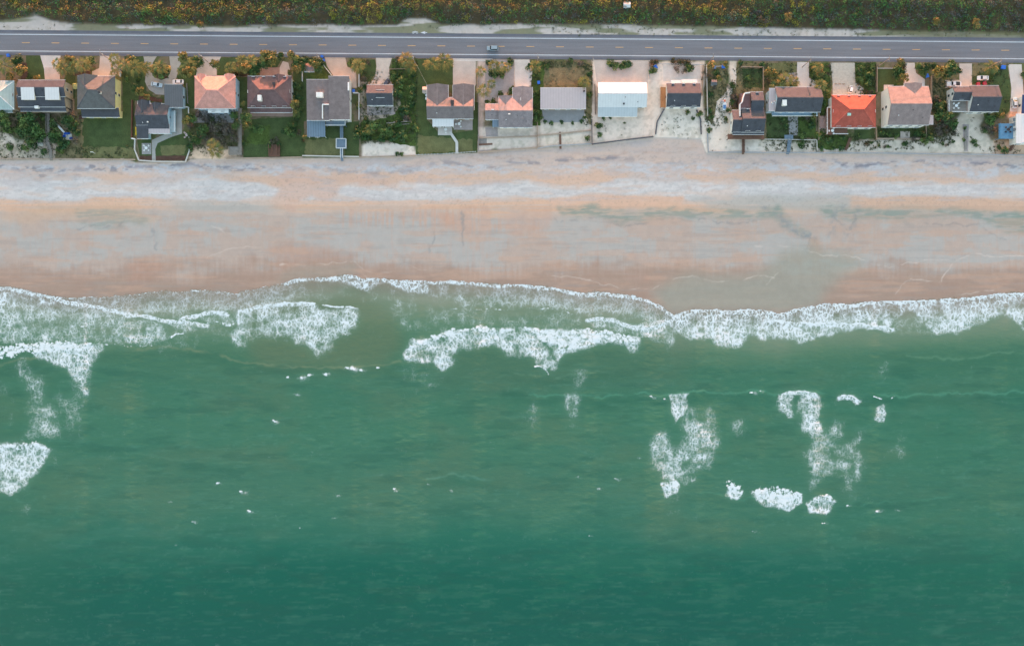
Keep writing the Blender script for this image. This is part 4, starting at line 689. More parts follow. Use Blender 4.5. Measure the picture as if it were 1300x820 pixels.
# ---------------------------------------------------------------- decks, walks, fences, walls
def walk(pts, wpx, h, m, label, rails=True, cat='boardwalk', name='boardwalk', steps=0, railm=None):
    p = [at(x, y, h) for x, y in pts]; c = p[0]; r = root(name, (c.x, c.y, 0), label, cat, 'boardwalks and paths down to the beach'); wd = wpx*S
    fb = MB(); rb = MB()
    for i, (a, b_) in enumerate(zip(p[:-1], p[1:])):
        d = (b_-a).normalized(); n = Vector((-d.y, d.x, 0)); fb.bar(a-d*.05+Vector((0, 0, .004*i)), b_+d*.05+Vector((0, 0, .004*i)), wd, .12)
        if rails:
            for s_ in (-1, 1):
                o_ = n*s_*(wd/2-.06); rb.bar(a+o_+Vector((0, 0, .9)), b_+o_+Vector((0, 0, .9)), .11, .08); rb.bar(a+o_+Vector((0, 0, .5)), b_+o_+Vector((0, 0, .5)), .05, .06)
                L_ = (b_-a).length; k = max(1, int(L_/2.2))
                for j in range(k+1): q = a.lerp(b_, j/k)+o_; rb.box((q.x, q.y, h/2+.45), (.11, .11, h+.9))
    fb.build('deck', m, r)
    if rb.v: rb.build('railing', railm or m, r)
    e = p[-1]; d = (p[-1]-p[-2]).normalized()
    if steps:
        sb = MB()
        for j in range(steps):
            q = e+d*(.15+.3*j); sb.box((q.x, q.y, h-.1-.17*j), (wd, .3, .05), rz=math.atan2(d.y, d.x)-math.pi/2)
        sb.build('stair', m, r)
    return r
walk([(61, 141.8), (61.5, 165), (60, 180), (64, 190), (64.5, 201)], 4.2, .5, wood, 'long grey boardwalk bending from the twin-dormer house to the beach', steps=3)
walk([(66.5, 152), (82, 169)], 2.4, .35, trim, 'short slanting white gangway leading to the blue tarp', False)
walk([(305, 138), (305, 193)], 4.0, .9, wood, 'straight grey boardwalk beside the salmon house ending at a square platform', steps=0)
walk([(434, 160), (434, 177)], 3.6, 1.0, blue_deck, 'short blue-grey walk between the taupe house and its white-railed platform', True)
walk([(434, 188.5), (434, 200.5)], 3.2, 1.0, blue_deck, 'narrow blue-grey stair walk from the square platform down to the sand', steps=4, railm=trim)
walk([(571, 167.5), (580, 181), (580, 195)], 3.4, .4, mat('white_boards', C(206, 206, 206), .8, .1, 1, 7), 'bent white path from the twin-wing house to the picket fence', False, 'path', 'path')
walk([(711, 168), (711.6, 189)], 2.6, .25, wood_b, 'rusty brown steps crossing the terraces below the lilac roof', False, 'steps', 'steps')
walk([(943.5, 176), (943.5, 194)], 3.0, .5, wood_b, 'brown boardwalk running south from the L-shaped house deck', steps=2)
walk([(1003, 172), (1001.5, 182), (1000.5, 193)], 4.0, .6, blue_deck, 'blue-grey boardwalk running from the kinked deck to the seawall', steps=3)
walk([(1079, 176), (1074.5, 189)], 3.0, .6, wood_b, 'brown angled stair below the red-roofed house', steps=2)
walk([(1226.5, 162), (1226, 190)], 3.2, .2, wood, 'sand-blown grey path south of the cluttered deck', False, 'path', 'path')
walk([(1287, 183), (1283, 190)], 3.0, .4, wood_b, 'short brown stair by the blue deck', steps=2)
walk([(608, 184), (625, 183)], 2.2, .12, wood_b, 'thin rusty board across the grey terrace', False, 'plank', 'plank')
def deck(x0, y0, x1, y1, h, m, label, railm=None, rails='SEW', cat='deck', name='deck_platform'):
    a = at(x0, y1, h); b_ = at(x1, y0, h); r = root(name, ((a.x+b_.x)/2, (a.y+b_.y)/2, 0), label, cat, 'decks and platforms behind the houses')
    f = MB(); f.box(((a.x+b_.x)/2, (a.y+b_.y)/2, h-.08), (b_.x-a.x, b_.y-a.y, .16)); f.build('floor', m, r)
    for x, y in ((a.x+.2, a.y+.2), (b_.x-.2, a.y+.2), (a.x+.2, b_.y-.2), (b_.x-.2, b_.y-.2)):
        q = MB(); q.box((x, y, (h-.16)/2), (.2, .2, h-.16)); q.build('leg', m, r)
    rb = MB()
    def seg(p, q):
        p, q = Vector((*p, h+.95)), Vector((*q, h+.95)); rb.bar(p, q, .16, .09); L_ = (q-p).length; k = max(1, int(L_/1.4))
        rb.bar(p-Vector((0, 0, .75)), q-Vector((0, 0, .75)), .06, .06)
        for j in range(k+1): t = p.lerp(q, j/k); rb.box((t.x, t.y, h+.455), (.09, .09, .91))
    e = .1
    if 'S' in rails: seg((a.x+e, a.y+e), (b_.x-e, a.y+e))
    if 'N' in rails: seg((a.x+e, b_.y-e), (b_.x-e, b_.y-e))
    if 'E' in rails: seg((b_.x-e, a.y+e), (b_.x-e, b_.y-e))
    if 'W' in rails: seg((a.x+e, a.y+e), (a.x+e, b_.y-e))
    if rb.v: rb.build('railing', railm or m, r)
    return r
deck(413.5, 153.6, 439, 160, 2.2, blue_deck, 'blue-grey back deck along the south wall of the wide taupe-roofed house', trim, 'SE')
deck(427, 176.5, 440, 189, 1.0, blue_deck, 'square blue-grey platform with white rails on the back lawn', trim, 'SEWN')
deck(291, 186.5, 307, 197, .9, wood, 'square grey wooden platform at the end of the long straight boardwalk', None, 'SW')
deck(838.5, 111, 845.5, 136.5, 1.2, wood_o, 'narrow orange-stained deck against the west wall of the slate house', None, 'W')
deck(924, 170.5, 970, 177, 2.4, wood_b, 'long narrow brown deck behind the L-shaped slate house', None, 'SW')
deck(1049, 137, 1056.5, 171, 2.3, wood_b, 'brown side deck with white rails left of the red roof', trim, 'WN')
deck(1056.5, 162.4, 1076, 171, 2.3, wood_b, 'brown back deck with white rails below the red roof', trim, 'S')
deck(1203, 127.5, 1230.5, 143, 3.0, wood, 'cluttered grey upper deck with outdoor furniture', trim, 'SW')
deck(1268, 157, 1290, 176.5, 2.6, mat('bright_blue_deck', C(96, 150, 190), .75, .15, 1, 6, lines=.6, axis=0, lw=.2), 'bright blue painted deck beside the white flat roof', None, 'SW')
deck(996, 171.5, 1007, 177.5, .7, blue_deck, 'small kinked blue-grey deck at the head of the boardwalk', None, '')
deck(216.5, 141, 223, 168, 1.6, mat('pale_blue_boards', C(176, 196, 206), .75, .1, 1, 6, lines=.6, axis=1, lw=.15), 'narrow pale blue side deck between the slate house and patio', trim, 'E')
deck(341.5, 183.5, 355.5, 199, .6, wood_b, 'brown timber viewing deck on the back lawn with benches', None, 'SEW')
deck(1041, 147.5, 1049, 163, .4, mat('rosy_boards', C(176, 150, 146), .8, .15, 1, 6, lines=.5, axis=1, lw=.25), 'rosy boarded patio deck between two houses', None, '')
FG = 'fences and low walls between the plots'
def fence(pts, h, m, label, kind='board', cat='fence', z0=0.0):
    p = [at(x, y, 0) for x, y in pts]; c = p[0]; r = root('fence' if cat == 'fence' else 'low_wall', (c.x, c.y, 0), label, cat, FG)
    pb = MB(); cb = MB()
    for a, b_ in zip(p[:-1], p[1:]):
        a = a+Vector((0, 0, z0)); b_ = b_+Vector((0, 0, z0))
        if kind == 'wall': pb.bar(a+Vector((0, 0, h/2-.3)), b_+Vector((0, 0, h/2-.3)), .34, h+.6); cb.bar(a+Vector((0, 0, h+.04)), b_+Vector((0, 0, h+.04)), .5, .085); continue
        if kind == 'board': pb.bar(a+Vector((0, 0, h/2)), b_+Vector((0, 0, h/2)), .09, h); cb.bar(a+Vector((0, 0, h+.03)), b_+Vector((0, 0, h+.03)), .22, .06)
        else:
            for f_ in ((.95, .5) if kind == 'rail' else (.8, .35)): pb.bar(a+Vector((0, 0, h*f_)), b_+Vector((0, 0, h*f_)), .16 if kind == 'rail' else .08, .12)
        L_ = (b_-a).length; k = max(1, int(L_/(2.6 if kind != 'picket' else 1.15)))
        for j in range(k+1):
            q = a.lerp(b_, j/k); t = MB(); t.box((q.x, q.y, z0+h/2+.03), (.17, .17, h+.1) if kind != 'picket' else (.22, .3, h)); t.build('post', m, r)
    if pb.v: pb.build('wall_face' if kind == 'wall' else ('panel' if kind == 'board' else 'rail'), m, r)
    if cb.v: cb.build('coping' if kind == 'wall' else 'cap_rail', m, r)
    return r
seawall = mat('seawall_concrete', C(168, 170, 176), .9, .16, .5, 5); tanwall = mat('tan_block_wall', C(178, 160, 146), .9, .16, .5, 5); whitewall = mat('white_block_wall', C(204, 202, 200), .85, .1, .5, 5); logm = mat('dark_timber', C(96, 96, 104), .9, .2, 1, 6); tanw = mat('tan_fence_wood', C(164, 146, 130), .9, .2, 1, 6)
for a in [
    ([(-40, 202), (100, 202.2), (172, 203)], .25, tanwall, 'low tan seawall along the scrubby yards at the far left', 'wall', 'seawall'),
    ([(172, 177.5), (171.5, 190), (177, 204), (198, 205.5), (236, 206), (241, 192), (241, 184)], .5, whitewall, 'white curved seawall wrapping the tidy lawn behind the spiral deck', 'wall', 'seawall'),
    ([(287, 201.6), (354, 200.5), (384, 200)], .3, tanwall, 'low pale seawall below the brown hip-roofed house', 'wall', 'seawall'),
    ([(384, 198.2), (456, 199.5)], .5, whitewall, 'white and blue-grey seawall behind the wide taupe-roofed house', 'wall', 'seawall'),
    ([(456, 200), (528, 198)], .2, tanwall, 'half-buried seawall edge below the wild green plot', 'wall', 'seawall'),
    ([(528, 197), (560, 196), (604, 193)], .8, mat('picket_white', C(190, 196, 204), .7, .1, 1, 5), 'low white picket fence along the seaward edge of the twin-wing house lawn', 'picket', 'fence'),
    ([(607, 194), (650, 190), (682, 187.6)], .3, tanwall, 'lower tan terrace wall south of the mauve house', 'wall', 'terrace wall'),
    ([(607, 175.8), (682, 173.4)], .35, tanwall, 'upper tan terrace wall south of the mauve house', 'wall', 'terrace wall'),
    ([(682, 172.6), (716, 169.6), (750, 166)], .3, tanwall, 'upper terrace wall south of the lilac roof', 'wall', 'terrace wall'),
    ([(682, 189), (700, 185.6), (751, 183)], .35, seawall, 'ragged grey seawall below the lilac-roofed house', 'wall', 'seawall'),
    ([(682, 156), (682, 189)], .9, tanw, 'short tan fence between the mauve and lilac houses', 'board', 'fence'),
    ([(751, 153), (751.5, 184)], 1.0, logm, 'dark timber fence between the lilac terraces and white-roof yard', 'board', 'fence'),
    ([(751.5, 183.6), (790, 178.6), (829, 174)], .5, logm, 'dark slanting timber seawall below the white-roofed house', 'wall', 'seawall'),
    ([(755, 108), (755.5, 146)], 1.4, mat('brown_fence', C(112, 98, 92), .9, .2, 1, 6), 'brown board fence along the west side of the white-roofed house', 'board', 'fence'),
    ([(843, 139), (834, 155), (832, 171)], .45, logm, 'bent dark log edging southwest of the orange deck', 'wall', 'edging'),
    ([(884, 140), (889, 152), (890, 171)], .45, logm, 'bent dark log edging southeast of the slate gable', 'wall', 'edging'),
    ([(824, 82), (893, 83.5)], 1.1, mat('galvanised_rail', C(176, 178, 184), .6, .1, 1, 5), 'long pale rail fence across the front of the slate gabled house', 'rail', 'fence'),
    ([(824.5, 82), (824.5, 100)], 1.1, MATS['galvanised_rail'], 'short white side rail beside the blue bin', 'rail', 'fence'),
    ([(892, 84), (891, 122)], 1.2, tanw, 'tan board fence at the east end of the pale rail fence', 'board', 'fence'),
    ([(896, 84), (897.5, 148)], 1.3, whitewall, 'tall pale fence dividing the grassy sand lot', 'board', 'fence'),
    ([(903, 86), (923, 84.5)], 1.0, MATS['galvanised_rail'], 'short grey rail fence in front of the sandy lot', 'rail', 'fence'),
    ([(898, 170), (899, 193.5), (970, 194)], .4, seawall, 'grey L-shaped seawall around the open sand lot', 'wall', 'seawall'),
    ([(940, 86), (968, 86.5), (968.3, 116)], 1.2, tanw, 'tan fence enclosing the small front lawn of the L-shaped house', 'board', 'fence'),
    ([(970, 177.5), (1036, 178.5), (1036.5, 192)], .9, mat('pale_picket', C(198, 198, 196), .7, .1, 1, 5), 'white fence with a corner across the yard behind the white stair', 'board', 'fence'),
    ([(970, 194), (1130, 195), (1240, 196.5), (1340, 198)], .35, seawall, 'long straight grey seawall along the right half of the beach', 'wall', 'seawall'),
    ([(1038.5, 145), (1038.5, 178)], 1.1, tanw, 'tan fence east of the white stair house', 'board', 'fence'),
    ([(1112, 86), (1112, 118)], 1.2, tanw, 'tan fence between the red roof lawn and the pink house lawn', 'board', 'fence'),
    ([(1111.5, 162), (1111.5, 178)], 1.0, tanw, 'short grey-tan fence south of the gap between red and pink houses', 'board', 'fence'),
    ([(1112, 87.8), (1141, 88)], 1.1, MATS['galvanised_rail'], 'pale rail fence in front of the pink-shingled house', 'rail', 'fence'),
    ([(1112, 176.6), (1178, 177.2)], .5, tanwall, 'low wall closing the back lawn of the pink-shingled house', 'wall', 'wall'),
    ([(1174.5, 160), (1174.5, 176)], 1.0, tanw, 'short fence east of the pink house back lawn', 'board', 'fence'),
    ([(1181, 98), (1180.5, 140)], 1.3, tanw, 'tan board fence on the east side of the pink-shingled house', 'board', 'fence'),
    ([(169, 128), (168.5, 176)], 1.3, mat('red_brown_fence', C(120, 88, 76), .9, .2, 1, 6), 'red-brown fence on the west side of the seam-roofed garage house', 'board', 'fence'),
    ([(153.5, 98), (154, 87.5), (158, 87)], 1.3, white, 'short white wall at the corner of the yellow-walled house', 'board', 'fence'),
    ([(95, 128), (95, 150)], 1.2, tanw, 'tan fence between the twin-dormer and yellow-walled houses', 'board', 'fence'),
    ([(408, 79), (413, 86), (421, 96)], .8, white, 'slanting white fence beside the tan driveway', 'board', 'fence'),
    ([(384.5, 92), (384.5, 104)], 1.1, white, 'tiny white fence by the garden shed', 'board', 'fence'),
    ([(456.5, 89), (456.5, 153)], 1.4, mat('bright_white_fence', (.7, .7, .7), .6, .06, 1, 5), 'long white fence between the taupe house and the small cottage', 'board', 'fence'),
    ([(449, 119), (456, 119)], 1.2, MATS['bright_white_fence'], 'stub of white fence joining the taupe house to the long white fence', 'board', 'fence'),
    ([(607.5, 85), (607.5, 190)], 1.1, mat('grey_fence', C(140, 138, 140), .9, .15, 1, 6), 'long grey fence between the twin-wing and mauve houses', 'board', 'fence'),
    ([(238, 107), (239.5, 132)], 1.1, MATS['grey_fence'], 'grey wire fence east of the seam-roofed garage', 'rail', 'fence'),
    ([(231, 137), (240.5, 137), (240.5, 146)], 1.2, trim, 'white rail around the patio corner by the seam-roofed garage', 'rail', 'fence'),
    ([(495, 88.5), (517, 88)], .5, tanw, 'old fallen rail lying in the wild plot near the road', 'rail', 'fence'),
    ([(676, 115), (676.5, 154)], 1.1, MATS['brown_fence'], 'brown fence on the east side of the mauve house', 'board', 'fence'),
    ([(168, 176.5), (173, 177.5)], 1.0, white, 'stub of white wall at the corner by the lawn seawall', 'wall', 'wall'),
    ([(776, 80), (800, 80)], .8, MATS['galvanised_rail'], 'pale rail running through the clipped hedge in front of the white roof', 'rail', 'fence')]:
    fence(a[0], a[1], a[2], a[3], a[4], a[5])
# ---------------------------------------------------------------- vehicles
carglass = mat('car_glass', (.02, .025, .03), .08, .02, 1, 5, spec=.8); tyre = mat('tyre_rubber', (.02, .02, .02), .9, .1, 1, 5); rimm = mat('wheel_rim', (.4, .4, .42), .35, .05, 1, 5, metal=.8); lampm = mat('headlight_glass', (.7, .7, .68), .15, .02, 1, 5, spec=.8); tailm = mat('tail_light_glass', (.4, .02, .02), .2, .02, 1, 5)
def carpaint(n, c): return mat(n, c, .28, .04, 1, 8, spec=.6)
def loft(b, secs):
    """secs: list of rings (each a list of points, same length); closed ends"""
    n = len(secs[0]); vs = [q for s_ in secs for q in s_]; fs = []
    for i in range(len(secs)-1):
        for j in range(n): fs.append((i*n+j, i*n+(j+1) % n, (i+1)*n+(j+1) % n, (i+1)*n+j))
    fs += [tuple(range(n))[::-1], tuple(range((len(secs)-1)*n, len(secs)*n))]; b.add(vs, fs)
def car(px, py, deg, m, label, kind='car', L_=4.6, Wd=1.82, group='cars parked on the driveways'):
    r = empty('parked_car' if group and 'park' in group else 'car', (0, 0, 0), label, 'pickup' if kind == 'pickup' else 'car', group)
    hw = Wd/2; b = MB(); hl = L_/2
    def ring(x, w_, z0, z1): return [(x, -w_, z0+.12), (x, -w_*.96, z0), (x, w_*.96, z0), (x, w_, z0+.12), (x, w_, z1-.14), (x, w_*.88, z1), (x, -w_*.88, z1), (x, -w_, z1-.14)]
    loft(b, [ring(-hl, hw*.80, .42, .82), ring(-hl+.15, hw*.94, .28, .92), ring(-hl+.7, hw, .24, .96), ring(0, hw, .24, .98), ring(hl-1.1, hw, .24, .94), ring(hl-.2, hw*.93, .28, .80), ring(hl, hw*.76, .4, .70)])
    b.build('body', m, r, smooth=False, bevel=.03)
    if kind == 'pickup': x0, x1, t0, t1 = -.35, 1.25, -.15, .85
    elif kind == 'suv': x0, x1, t0, t1 = -hl+.15, 1.15, -hl+.45, .55
    else: x0, x1, t0, t1 = -hl+.55, 1.15, -hl+1.15, .35
    zt = 1.48 if kind == 'car' else 1.72
    c = MB(); wb_, wt = hw*.9, hw*.74
    loft(c, [[(x0, -wb_, .93), (x0, wb_, .93), (x1, wb_, .93), (x1, -wb_, .93)], [(t0, -wt, zt), (t0, wt, zt), (t1, wt, zt), (t1, -wt, zt)]]); c.build('cabin', m, r, bevel=.04)
    def quad(name, p, n):
        q = MB(); n = Vector(n).normalized()*.022; q.add([tuple(Vector(v)+n) for v in p]+[tuple(Vector(v)-n*.5) for v in p], [(0, 1, 2, 3), (7, 6, 5, 4), (0, 4, 5, 1), (1, 5, 6, 2), (2, 6, 7, 3), (3, 7, 4, 0)]); q.build(name, carglass, r)
    L3 = lambda a, b_, t: tuple(a[i]+(b_[i]-a[i])*t for i in range(3))
    def pane(name, A, B_, C_, D_, n, i0=.12, i1=.9, s0=.06):
        l0, l1 = L3(A, D_, i0), L3(A, D_, i1); r0, r1 = L3(B_, C_, i0), L3(B_, C_, i1); quad(name, [L3(l0, r0, s0), L3(l0, r0, 1-s0), L3(l1, r1, 1-s0), L3(l1, r1, s0)], n)
    pane('windscreen', (x1, -wb_, .93), (x1, wb_, .93), (t1, wt, zt), (t1, -wt, zt), (.5, 0, .6))
    pane('rear_window', (x0, wb_, .93), (x0, -wb_, .93), (t0, -wt, zt), (t0, wt, zt), (-.5, 0, .6))
    pane('side_window', (x1, wb_, .93), (x0, wb_, .93), (t0, wt, zt), (t1, wt, zt), (0, 1, .3)); pane('side_window', (x0, -wb_, .93), (x1, -wb_, .93), (t1, -wt, zt), (t0, -wt, zt), (0, -1, .3))
    if kind == 'pickup': q = MB(); q.box((-1.45, 0, .97), (1.6, Wd-.4, .06)); q.build('cargo_bed', dark, r)
    for x in (-hl+.85, hl-.9):
        for y in (-hw+.08, hw-.08):
            t = MB(); t.tube((x, y-.11, .33), (x, y+.11, .33), .33, n=14); w_ = t.build('wheel', tyre, r); q = MB(); s_ = 1 if y > 0 else -1; q.tube((x, y+s_*.10, .33), (x, y+s_*.125, .33), .2, n=12); q.build('rim', rimm, w_)
    for y in (-hw*.62, hw*.62):
        q = MB(); q.box((hl-.07, y, .64), (.12, .34, .14)); q.build('headlight', lampm, r); q = MB(); q.box((-hl+.03, y, .72), (.1, .3, .16)); q.build('tail_light', tailm, r)
    p = at(px, py, .04); r.location = (p.x, p.y, .052 if group else .075); r.rotation_euler = (0, 0, math.radians(deg)); return r
wp = carpaint('white_car_paint', (.72, .73, .75))
car(200, 108.4, -10, carpaint('pale_blue_car_paint', (.5, .6, .66)), 'pale blue-white car parked slanting on the looped driveway', 'car')
car(227, 104.8, 180, wp, 'white car parked straight above the grey seam-roofed garage')
car(491.5, 106, 60, carpaint('dark_car_paint', (.05, .06, .09)), 'small dark car at the foot of the pale shell driveway', 'suv', 3.6, 1.7)
car(1246.5, 100, 180, wp, 'white car parked above the two red tubs'); car(1210, 107.5, 180, wp, 'white pickup parked against the north wall of the cluttered-deck house', 'pickup', 5.8, 1.95)
car(1287, 131.5, 88, carpaint('pearl_car_paint', (.66, .68, .70)), 'pearl white car parked lengthwise on the far right driveway'); car(1079, 114.5, 80, wp, 'small white buggy-sized car beside the red hip roof', 'suv', 3.0, 1.5)
car(625.5, 62.4+ry(0)*0, 180, carpaint('blue_grey_car_paint', (.26, .33, .38)), 'blue-grey car driving on the road in the near lane', 'suv', 4.7, 1.9, group=None)
def bin_(px, py, m, label, rz=0, s_=1.0):
    p = at(px, py, 0); r = root('wheeled_bin', (p.x, p.y, .05), label, 'bin', 'bins and tubs put out near the road'); r['_o'] = (0, 0, 0)
    b = MB(); w_, d_ = .62*s_, .72*s_; loft(b, [[(-w_*.42, -d_*.42, 0), (w_*.42, -d_*.42, 0), (w_*.42, d_*.42, 0), (-w_*.42, d_*.42, 0)], [(-w_/2, -d_/2, 1.0), (w_/2, -d_/2, 1.0), (w_/2, d_/2, 1.0), (-w_/2, d_/2, 1.0)]]); b.build('body', m, r)
    b = MB(); b.box((0, 0, 1.04), (w_*1.1, d_*1.12, .07)); b.build('lid', m, r, bevel=.02)
    for x in (-.25, .25): b = MB(); b.tube((x*s_-.03, -d_/2, .1), (x*s_+.03, -d_/2, .1), .1, n=10); b.build('wheel', tyre, r)
    r.rotation_euler = (0, 0, rz)
bl = mat('blue_plastic', (.03, .14, .55), .5, .05, 1, 5); rd = mat('dark_red_plastic', (.35, .04, .06), .5, .05, 1, 5)
for a in ((12, 71.6, bl, 'blue bin at the far left roadside', .2, 1.6), (409.5, 73, bl, 'blue bin nearest the road left of the tan driveway', 1.2, 1.4), (411.8, 78, bl, 'blue bin further from the road beside the slanting white fence', .2, 1.4), (683.8, 106, bl, 'blue bin in the green strip beside the flat lilac roof', .1, 1.6), (831.8, 86.5, bl, 'blue bin beside the short white side rail', .5, 2.0), (917.5, 86, bl, 'blue bin behind the short grey rail fence', 1.5, 1.8), (906, 86.8, mat('dull_blue_plastic', (.12, .18, .34), .6, .1, 1, 5), 'dull blue bin at the left end of the short grey rail fence', 1.5, 1.8), (1175.2, 97.5, bl, 'blue bin beside the pink-shingled house driveway', .3, 1.9), (1272, 86.6, bl, 'blue bin on the grass at the upper right roadside', 1.4, 2.2), (449.5, 116.5, bl, 'blue bin between the taupe house and its white fence', 0, 1.6), (1240.3, 108, rd, 'dark red tub under the white car, left of the pair', 0, 1.9), (1248.5, 107, rd, 'dark red tub under the white car, right of the pair', .3, 1.9)): bin_(*a)
# small boat on a trailer in the open sand lot
p = at(919, 134, 0); r = root('small_boat', (p.x, p.y, .05), 'small white and blue boat on a trailer in the open sand lot', 'boat'); r['_o'] = (0, 0, 0)
b = MB(); loft(b, [[(-.75, -2.2, .9), (.75, -2.2, .9), (.5, -2.2, .45), (-.5, -2.2, .45)], [(-.85, 0, .95), (.85, 0, .95), (.55, 0, .4), (-.55, 0, .4)], [(-.6, 1.6, 1.0), (.6, 1.6, 1.0), (.3, 1.6, .5), (-.3, 1.6, .5)], [(-.06, 2.6, 1.1), (.06, 2.6, 1.1), (.03, 2.5, .8), (-.03, 2.5, .8)]]); b.build('hull', trim, r)
b = MB(); b.box((0, -.9, 1.05), (1.1, 1.5, .2)); b.build('deck_cover', mat('boat_blue', (.08, .2, .42), .5, .1, 1, 5), r, bevel=.04); b = MB(); b.box((0, 1.5, 1.12), (.8, .9, .16)); b.build('bow_cover', mat('boat_orange', (.6, .16, .05), .5, .1, 1, 5), r, bevel=.04)
b = MB(); b.bar((-.6, -2, .3), (-.6, 1.5, .3), .1, .1); b.bar((.6, -2, .3), (.6, 1.5, .3), .1, .1); b.bar((-.6, 1.5, .3), (0, 3.2, .3), .1, .1); b.bar((.6, 1.5, .3), (0, 3.2, .3), .1, .1); b.bar((-.8, -.6, .25), (.8, -.6, .25), .1, .1); b.build('trailer', dark, r)
for x in (-.95, .95): b = MB(); b.tube((x-.09, -.6, .25), (x+.09, -.6, .25), .27, n=12); b.build('wheel', tyre, r)
# ---------------------------------------------------------------- yard objects
def crumple(px, py, sx, sy, m, name, label, cat, h=.5, seed=0, n=12):
    rr = random.Random(seed); c = at(px, py, 0); b = MB(); vs = []; fs = []
    for j in range(n):
        for i in range(n):
            u_, v_ = i/(n-1)*2-1, j/(n-1)*2-1; e = 1-max(abs(u_), abs(v_))**4
            vs.append((c.x+u_*sx/2*(1+.12*rr.uniform(-1, 1)), c.y+v_*sy/2*(1+.12*rr.uniform(-1, 1)), .08+e*h*rr.uniform(.5, 1)))
    for j in range(n-1):
        for i in range(n-1): a = j*n+i; fs.append((a, a+1, a+n+1, a+n))
    b.add(vs, fs); o = thing(b, name, m, label, cat, smooth=False); return o
crumple(86, 174, 3.4, 2.6, mat('pale_sheet', C(206, 206, 200), .8, .1, 1, 5), 'sheet', 'crumpled off-white sheet under the blue tarps', 'sheet', .4, 2)
crumple(85, 170, 2.6, 1.0, bl, 'tarp', 'blue tarp crumple, uppermost at the end of the white gangway', 'tarp', .8, 3); crumple(82.5, 173.4, 1.4, 1.1, bl, 'tarp', 'blue tarp crumple, leftmost beside the off-white sheet', 'tarp', .9, 4); crumple(90.5, 176, 1.2, 1.0, bl, 'tarp', 'small blue tarp piece at the lower right of the off-white sheet', 'tarp', .8, 5)
crumple(51, 183.5, 2.6, 1.6, mat('pale_sheet', (.5,)*3), 'sheet', 'small white sheet in the scrub left of the bent boardwalk', 'sheet', .3, 6); crumple(96, 110, 2.0, 2.4, mat('pale_yellow_canvas', C(222, 218, 160), .8, .08, 1, 5), 'canvas_cover', 'pale yellow covered box between two slate houses', 'cover', 1.3, 7)
crumple(173, 167, .9, 3.4, mat('kayak_yellow', (.6, .45, .04), .5, .05, 1, 5), 'kayak', 'yellow kayak lying against the red-brown fence', 'kayak', .4, 8, 9)
def table_set(px, py, label, m=None, h=0.05, sz=1.0, chairs=4, hue='white'):
    p = at(px, py, h); r = root('garden_table', (p.x, p.y, h), 'round '+hue+' garden table '+label, 'table'); r['_o'] = (0, 0, 0); m = m or trim
    b = MB(); b.tube((0, 0, .70), (0, 0, .75), .62*sz, n=18); b.build('tabletop', m, r); b = MB(); b.tube((0, 0, .04), (0, 0, .70), .05); b.tube((0, 0, 0), (0, 0, .04), .3, n=12); b.build('leg', m, r)
    for k in range(chairs):
        a = 2*math.pi*(k+.5)/chairs; c = root('garden_chair', (p.x+1.25*sz*math.cos(a), p.y+1.25*sz*math.sin(a), h), hue+' garden chair around the table '+label, 'chair', 'garden chairs '+label); c['_o'] = (0, 0, 0)
        b = MB(); b.box((0, 0, .43), (.62, .62, .07)); b.build('seat', m, c, bevel=.02); b = MB(); b.box((.3, 0, .72), (.07, .6, .5)); b.build('backrest', m, c, bevel=.02)
        for x in (-.26, .26):
            for y in (-.26, .26): b = MB(); b.box((x, y, .2), (.05, .05, .4)); b.build('leg', m, c)
        c.rotation_euler = (0, 0, a)
table_set(186.5, 188.5, 'on the small paved square inside the curved seawall'); table_set(583, 158, 'on the gravel patio beside the white flat roof', chairs=3); table_set(566, 165, 'at the head of the bent white path', chairs=2); table_set(1056, 166.6, 'on the back deck under the red roof', h=2.3, chairs=3); table_set(238, 172, 'standing at the shaded edge of the tidy lawn', mat('pinkish_plastic', (.5, .42, .42), .6, .05, 1, 5), chairs=4, hue='pinkish')
table_set(1213, 135, 'on the cluttered grey deck', h=3.0, chairs=4); table_set(1279, 165, 'on the bright blue deck', dark, h=2.6, chairs=4, hue='dark')
def shed(px, py, w_, d_, h, wallm_, roofm_, label, cat='shed', name='garden_shed'):
    p = at(px, py, 0); r = root(name, (p.x, p.y, 0), label, cat); r['_o'] = (0, 0, 0)
    b = MB(); b.prism([(-w_/2, -d_/2), (w_/2, -d_/2), (w_/2, d_/2), (-w_/2, d_/2)], .03, h); b.build('wall', wallm_, r)
    b = MB(); e = .2; slab(b, [(-w_/2-e, -d_/2-e, h+.08), (w_/2+e, -d_/2-e, h+.08), (w_/2+e, 0, h+.6), (-w_/2-e, 0, h+.6)], .1); slab(b, [(-w_/2-e, 0, h+.6), (w_/2+e, 0, h+.6), (w_/2+e, d_/2+e, h+.08), (-w_/2-e, d_/2+e, h+.08)], .1); b.build('roof', roofm_, r)
    b = MB(); b.box((0, -d_/2-.03, 1.0), (.9, .05, 1.9)); b.build('door', trim, r)
shed(393, 88, 4.0, 2.8, 2.2, blue_w, pinkish, 'small pink-roofed garden shed among trees beside the tan driveway')
shed(795, 9, 2.4, 1.9, 1.9, mat('faded_blue_siding', C(90, 120, 150), .8, .1, 1, 5), whiter, 'small white-roofed hut hidden in the scrub across the road', 'hut', 'hut')
shed(540, 116, 1.6, 2.2, 1.6, tan_w, mat('tan_metal', C(190, 176, 168), .7, .1, 1, 5), 'tiny tan utility shed on the west wall of the twin-wing house')
shed(905, 107, 1.8, 1.8, 1.9, grey_w, seam, 'little grey shed in the grassy strip of the sand lot'); shed(916, 130, 1.0, 1.0, .9, trim, bluem, 'knee-high pale blue box beside the small boat', 'box', 'storage_box')
